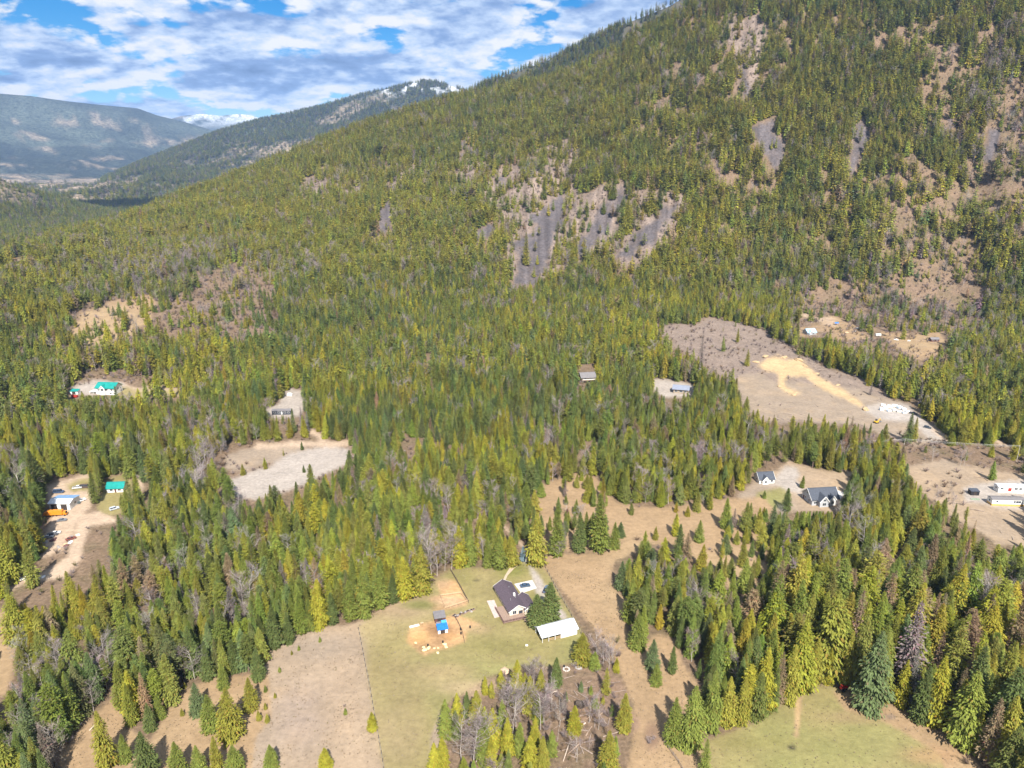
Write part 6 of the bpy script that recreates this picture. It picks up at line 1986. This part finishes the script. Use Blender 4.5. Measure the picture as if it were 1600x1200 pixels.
# ------------------------------------------------------------------ odd things on the ground
lump('root_ball', 'dark upturned root ball in the clearing below the barn', 'stump', at(905, 1103), 1.7, 1.5, 1.6, mat('root_earth', (0.07, 0.055, 0.045), 0.95, 0.3, 2.0), 41, None, 0.25, 0.5)
lump('straw_pile', 'pale round pile of shavings where the lawn meets the thicket', 'pile', at(789, 1049), 1.9, 1.6, 0.9, mat('shavings', (0.50, 0.36, 0.24), 0.95, 0.15, 3.0), 42)
lump('ash_mound', 'small pale grey mound on the lawn near the lone olive fir', 'mound', at(904, 1044), 1.5, 1.0, 0.6, M_STONE, 43)
lump('brush_heap', 'black burnt brush heap at the wood edge above the green field', 'heap', at(1254, 1070), 2.6, 2.2, 2.2, mat('charred', (0.022, 0.018, 0.016), 0.95, 0.4, 2.0), 44, None, 0.25, 0.6)
fr = thing('fire_ring', 'ring of pale stones with a black drum on the lawn edge', 'fire pit', at(885, 1046), 0)
for q in range(10):
    a = q * 0.628
    MB().box(-0.28, 0.28, -0.2, 0.2, -0.1, 0.35).build('stone', M_CONC, fr, 0.06).location = (1.1 * math.cos(a), 1.1 * math.sin(a), 0)
o = MB().cyl((0, 0, 0), 0.35, 0.95, 12).cyl((0, 0, 0.45), 0.37, 0.06, 12).build('burn_barrel', M_BLACK)
o.location = at(881.5, 1043)
tag(o, 'single black burn barrel next to the stone fire ring', 'barrel')
o = MB().box(-0.5, 0.5, -0.35, 0.35, 0, 0.4).box(-0.35, 0.35, -0.2, 0.2, 0.401, 0.6).build('salt_block', M_WHITE, None, 0.05)
o.location = at(823, 1009)
tag(o, 'small white block lying alone on the lawn below the deck', 'block')
tr_ = thing('tractor', 'red tractor parked at the wood edge above the green field', 'tractor', at(1318, 1078), 0.3)
MB().box(-0.4, 1.6, -0.4, 0.4, 0.7, 1.4).build('bonnet', M_RED, tr_, 0.06)
MB().box(-1.4, -0.41, -0.6, 0.6, 0.7, 1.5).build('seat_deck', M_RED, tr_, 0.06)
MB().box(-1.3, -0.5, -0.5, 0.5, 2.2, 2.3).build('canopy', M_RED, tr_)
for (xx, yy) in ((-1.25, 0.45), (-1.25, -0.45), (-0.55, 0.45), (-0.55, -0.45)):
    MB().box(xx - 0.03, xx + 0.03, yy - 0.03, yy + 0.03, 1.5, 2.2).build('post', M_BLACK, tr_)
for s_ in (-1, 1):
    MB().cyl((-0.9, s_ * 0.85 - 0.2, 0.7), 0.75, 0.4, 16, 'y').build('rear_wheel', M_RUBBER, tr_)
    MB().cyl((1.1, s_ * 0.6 - 0.12, 0.4), 0.42, 0.24, 14, 'y').build('front_wheel', M_RUBBER, tr_)


def log(label, p0, p1, rad, m=None, group=None):
    a, b = at(*p0), at(*p1)
    g_ = Geo()
    mid = (a + b) / 2 + Vector((0, 0, rad * 0.2))
    g_.tube([a + Vector((0, 0, rad * 0.8)) - a, mid + Vector((0, 0, rad * 0.7)) - a, b + Vector((0, 0, rad * 0.6)) - a], [rad, rad * 0.85, rad * 0.6], 8)
    g_.f += [tuple(reversed(range(8))), tuple(range(16, 24))]
    me = geo_mesh('log', [(g_, m or M_LOG)])
    o = bpy.data.objects.new('log', me)
    C.objects.link(o)
    o.location = a
    return tag(o, label, 'log', group)


PALE = mat('bleached_wood', (0.55, 0.45, 0.36), 0.9, 0.2, 3.0)
for (a, b, rr, m_) in (((905, 1163), (888, 1178), 0.22, M_LOG), ((862, 1083), (871, 1080), 0.25, PALE), ((945, 1112), (930, 1122), 0.18, M_LOG), ((915, 1130), (900, 1140), 0.2, PALE), ((928, 1115), (916, 1124), 0.16, M_LOG), ((890, 1160), (880, 1190), 0.18, PALE),
                       ((915, 1150), (925, 1135), 0.2, M_LOG), ((858, 1090), (864, 1093), 0.2, PALE)):
    log('bleached log lying on the bare ground below the barn' if m_ is PALE else 'brown log lying among brush below the barn', a, b, rr, m_, 'bleached logs below the barn' if m_ is PALE else 'brown logs below the barn')
for (a, b) in (((88, 1152), (104, 1142)), ((128, 1130), (118, 1140)), ((140, 1142), (152, 1130)), ((112, 1125), (128, 1112)), ((8, 985), (18, 978))):
    log('grey log fallen in the thin wood at the foot of the grey pasture', a, b, 0.22, PALE, 'logs fallen in the thin wood')

# ------------------------------------------------------------------ brush and slash: too many to count
sx, sy, sr, saz = seed_trees(3.0, -1200, 1300, 100, 1700, 150, 1650)
k = sr < near_crest(saz)
sx, sy, sr, saz = sx[k], sy[k], sr[k], saz[k]
sz = height(sx, sy)
qx, qy = project(sx, sy, sz)
sc_ = look(CLS, qx, qy)
pr = np.select([sc_ == BRUSH, sc_ == ROCK, sc_ == SLASH, sc_ == FOREST, sc_ == PASTURE, sc_ == DRYGRASS], [0.30, 0.22, 0.10, 0.10, 0.006, np.where(sr > 600, 0.10, 0.012)], 0.0)
pr = pr * np.clip((fbm(sx / 14, sy / 14, 303, 3) - 0.25) * 3, 0.1, 2)
for (gx_, gy_, rx_, ry_, a_) in ((850, 1125, 22, 50, 0.9), (960, 1115, 30, 26, 0.7), (935, 1160, 20, 40, 0.6), (760, 1170, 40, 40, 0.7), (880, 1150, 20, 40, 0.7), (955, 1025, 20, 20, 0.8), (985, 1080, 10, 25, 0.5), (860, 1075, 14, 14, 0.5), (690, 895, 14, 6, 0.8), (660, 925, 10, 6, 0.5),
                                 (740, 888, 30, 4, 0.6), (1150, 1140, 40, 6, 0.4), (1110, 1175, 10, 20, 0.4), (330, 730, 40, 20, 0.6), (180, 590, 60, 8, 0.7), (1440, 690, 60, 12, 0.5), (1480, 770, 30, 25, 0.4), (1030, 1155, 14, 18, 0.4), (105, 1150, 40, 30, 0.12), (640, 715, 30, 14, 0.5), (1380, 480, 60, 40, 0.3)):
    pr = pr + a_ * gauss(qx, qy, gx_, gy_, rx_, ry_)
pr = np.where(np.isin(sc_, (GRAVEL, ROAD, SAND, SCREE, LAWN)), pr * 0.03, pr)
k = (rng.random(len(sx)) < pr) & (qx > -40) & (qx < 1640) & (qy < 1260)
tpx, tpy = project(sx, sy, sz + 3)
k &= ~in_keep(qx, qy, tpy, 2)
sx, sy, sz, sr = sx[k], sy[k], sz[k], sr[k]
nn = len(sx)
sh_ = rng.uniform(1.1, 3.4, nn) * np.where(sr > 700, 1.35, 1.0)
btn = np.array([(0.235, 0.185, 0.165), (0.27, 0.225, 0.205), (0.20, 0.145, 0.10), (0.24, 0.165, 0.10), (0.17, 0.15, 0.06)])
bt = btn[rng.choice(5, nn, p=[0.28, 0.25, 0.2, 0.17, 0.1])] * rng.uniform(0.8, 1.15, (nn, 1))
tr3 = np.zeros((nn, 3))
tr3[:, 2] = rng.uniform(0, 6.28, nn)
ws = rng.uniform(0.9, 1.6, nn)
scatter('brush', np.stack([sx, sy, sz], 1), rng.choice(KIND_IDX['shrub'], nn), tr3, np.stack([sh_ * ws, sh_ * ws, sh_], 1), bt)

# tussocks of dry grass on the near fields
gx_, gy_, gr_, ga_ = seed_trees(0.62, -150, 170, 120, 300, 165, 300)
gzz = height(gx_, gy_)
qx, qy = project(gx_, gy_, gzz)
gc = look(CLS, qx, qy)
pr = np.select([gc == PASTURE, gc == DRYGRASS, gc == LAWN, gc == BRUSH], [0.16, 0.16, 0.07, 0.18], 0.0) * np.clip((fbm(gx_ / 6, gy_ / 6, 404, 3) - 0.32) * 4, 0.05, 1.6)
k = (rng.random(len(gx_)) < pr) & (qx > -10) & (qx < 1610) & (qy < 1210) & ~in_keep(qx, qy, qy - 2, 0)
gx_, gy_, gzz = gx_[k], gy_[k], gzz[k]
ng_ = len(gx_)
gt = np.array([(0.34, 0.26, 0.155), (0.27, 0.20, 0.13), (0.22, 0.20, 0.085), (0.36, 0.30, 0.22)])[rng.choice(4, ng_, p=[0.4, 0.25, 0.15, 0.2])] * rng.uniform(0.75, 1.2, (ng_, 1))
gs = rng.uniform(0.22, 0.5, ng_)
tr4 = np.zeros((ng_, 3))
tr4[:, 2] = rng.uniform(0, 6.28, ng_)
scatter('grass_tufts', np.stack([gx_, gy_, gzz - 0.02], 1), rng.choice(KIND_IDX['shrub'], ng_), tr4, np.stack([gs * 1.5, gs * 1.5, gs], 1), gt)
print('TUFTS', ng_)

# felled stems and slash on the cut, joined: nobody could count them
sl = Geo()
rn = random.Random(77)
cand = [(rn.uniform(1020, 1480), rn.uniform(500, 700)) for _ in range(2200)] + [(rn.uniform(1020, 1300), rn.uniform(498, 580)) for _ in range(2600)] + [(rn.uniform(60, 440), rn.uniform(440, 540)) for _ in range(500)] + [(rn.uniform(1240, 1530), rn.uniform(400, 590)) for _ in range(500)] + [(rn.uniform(1410, 1600), rn.uniform(725, 850)) for _ in range(160)] + [(rn.uniform(860, 960), rn.uniform(1060, 1190)) for _ in range(60)]
ca_ = np.array(cand)
cc = look(CLS, ca_[:, 0], ca_[:, 1])
ok_ = np.isin(cc, (SLASH, BRUSH, DRYGRASS)) | ((cc == PASTURE) & (rng.random(len(cc)) < 0.25))
ok_ &= ~((cc == SLASH) & (ca_[:, 1] > 600) & (rng.random(len(cc)) < 0.5))
ca_ = ca_[ok_]
dd = np.stack([ca_[:, 0] - 800, (600 - ca_[:, 1]) * SP + FPX * CP, (600 - ca_[:, 1]) * CP - FPX * SP], 1)
dd /= np.hypot(dd[:, 0], dd[:, 1])[:, None]
rr_ = np.full(len(dd), 160.0)
for _ in range(90):
    gap = CAM_H + dd[:, 2] * rr_ - height(dd[:, 0] * rr_, dd[:, 1] * rr_)
    rr_ = rr_ + np.where(gap > 0.2, np.maximum(gap * 0.9, 0.3), 0)
X0, Y0 = dd[:, 0] * rr_, dd[:, 1] * rr_
A0, L0, W0 = rng.uniform(0, 3.14, len(dd)), rng.uniform(1.5, 7, len(dd)), rng.uniform(0.08, 0.2, len(dd))
X1, Y1 = X0 + L0 * np.cos(A0), Y0 + L0 * np.sin(A0)
Z0, Z1 = height(X0, Y0) + 0.25, height(X1, Y1) + rng.uniform(0.2, 0.9, len(dd))
for q in range(len(dd)):
    sl.tube([(X0[q], Y0[q], Z0[q]), (X1[q], Y1[q], Z1[q])], [W0[q], W0[q] * 0.6], 4)
so = bpy.data.objects.new('logging_slash', geo_mesh('logging_slash', [(sl, mat('slash_wood', (0.30, 0.235, 0.195), 0.9, 0.35, 0.4))]))
C.objects.link(so)
so['kind'] = 'stuff'


# ------------------------------------------------------------------ a low cloud over the valley, high above the frame, whose shadow lies on the far woods
def cloud(cx0, cy0, cz0, lx, ly, lz, seed):
    from mathutils import noise as mn
    rn = random.Random(seed)
    b = bmesh.new()
    for q in range(14):
        m = Matrix.Translation((rn.uniform(-0.75, 0.75) * lx, rn.uniform(-0.6, 0.6) * ly, rn.uniform(0, 0.5) * lz)) @ Matrix.Diagonal((lx * rn.uniform(0.25, 0.45), ly * rn.uniform(0.35, 0.6), lz * rn.uniform(0.5, 0.9), 1))
        bmesh.ops.create_icosphere(b, subdivisions=3, radius=1.0, matrix=m)
    for v in b.verts:
        n = mn.noise_vector(v.co / 90.0)
        v.co += Vector(n) * 45
        v.co.z = max(v.co.z, -0.12 * lz)
    me = bpy.data.meshes.new('cloud')
    b.to_mesh(me)
    b.free()
    me.materials.append(mat('cloud', (0.9, 0.9, 0.9), 1.0, 0.03, 0.01))
    o = bpy.data.objects.new('cloud', me)
    C.objects.link(o)
    o.location = (cx0, cy0, cz0)
    o.rotation_euler = (0, 0, 0.55)
    o['kind'] = 'structure'


_b = 1750.0 / math.tan(R(SUN_EL))
cloud(-1800 - _b * math.sin(R(SUN_AZ)), 2830 - _b * math.cos(R(SUN_AZ)), 1750, 760, 330, 140, 5)

# ------------------------------------------------------------------ the air of the valley
HAZE = 4.2e-5
hz = bpy.data.meshes.new('haze')
hb = bmesh.new()
bmesh.ops.create_cube(hb, size=1.0)
hb.to_mesh(hz)
hb.free()
haze = bpy.data.objects.new('haze', hz)
C.objects.link(haze)
h_lo, h_hi = float(TZ.min()) - 1.5, float(TZ.max()) + 60.0
print('HAZE', h_lo, h_hi)
haze.location = (0, 0, (h_lo + h_hi) / 2)
haze.scale = (36000, 36000, h_hi - h_lo)
hm = bpy.data.materials.new('haze')
hm.use_nodes = True
hm.node_tree.nodes.clear()
ho = hm.node_tree.nodes.new('ShaderNodeOutputMaterial')
hv = hm.node_tree.nodes.new('ShaderNodeVolumePrincipled')
hv.inputs['Color'].default_value = (0.40, 0.62, 1.0, 1)
hv.inputs['Density'].default_value = HAZE
hv.inputs['Anisotropy'].default_value = 0.0
hm.node_tree.links.new(hv.outputs[0], ho.inputs['Volume'])
hz.materials.append(hm)
haze['kind'] = 'stuff'
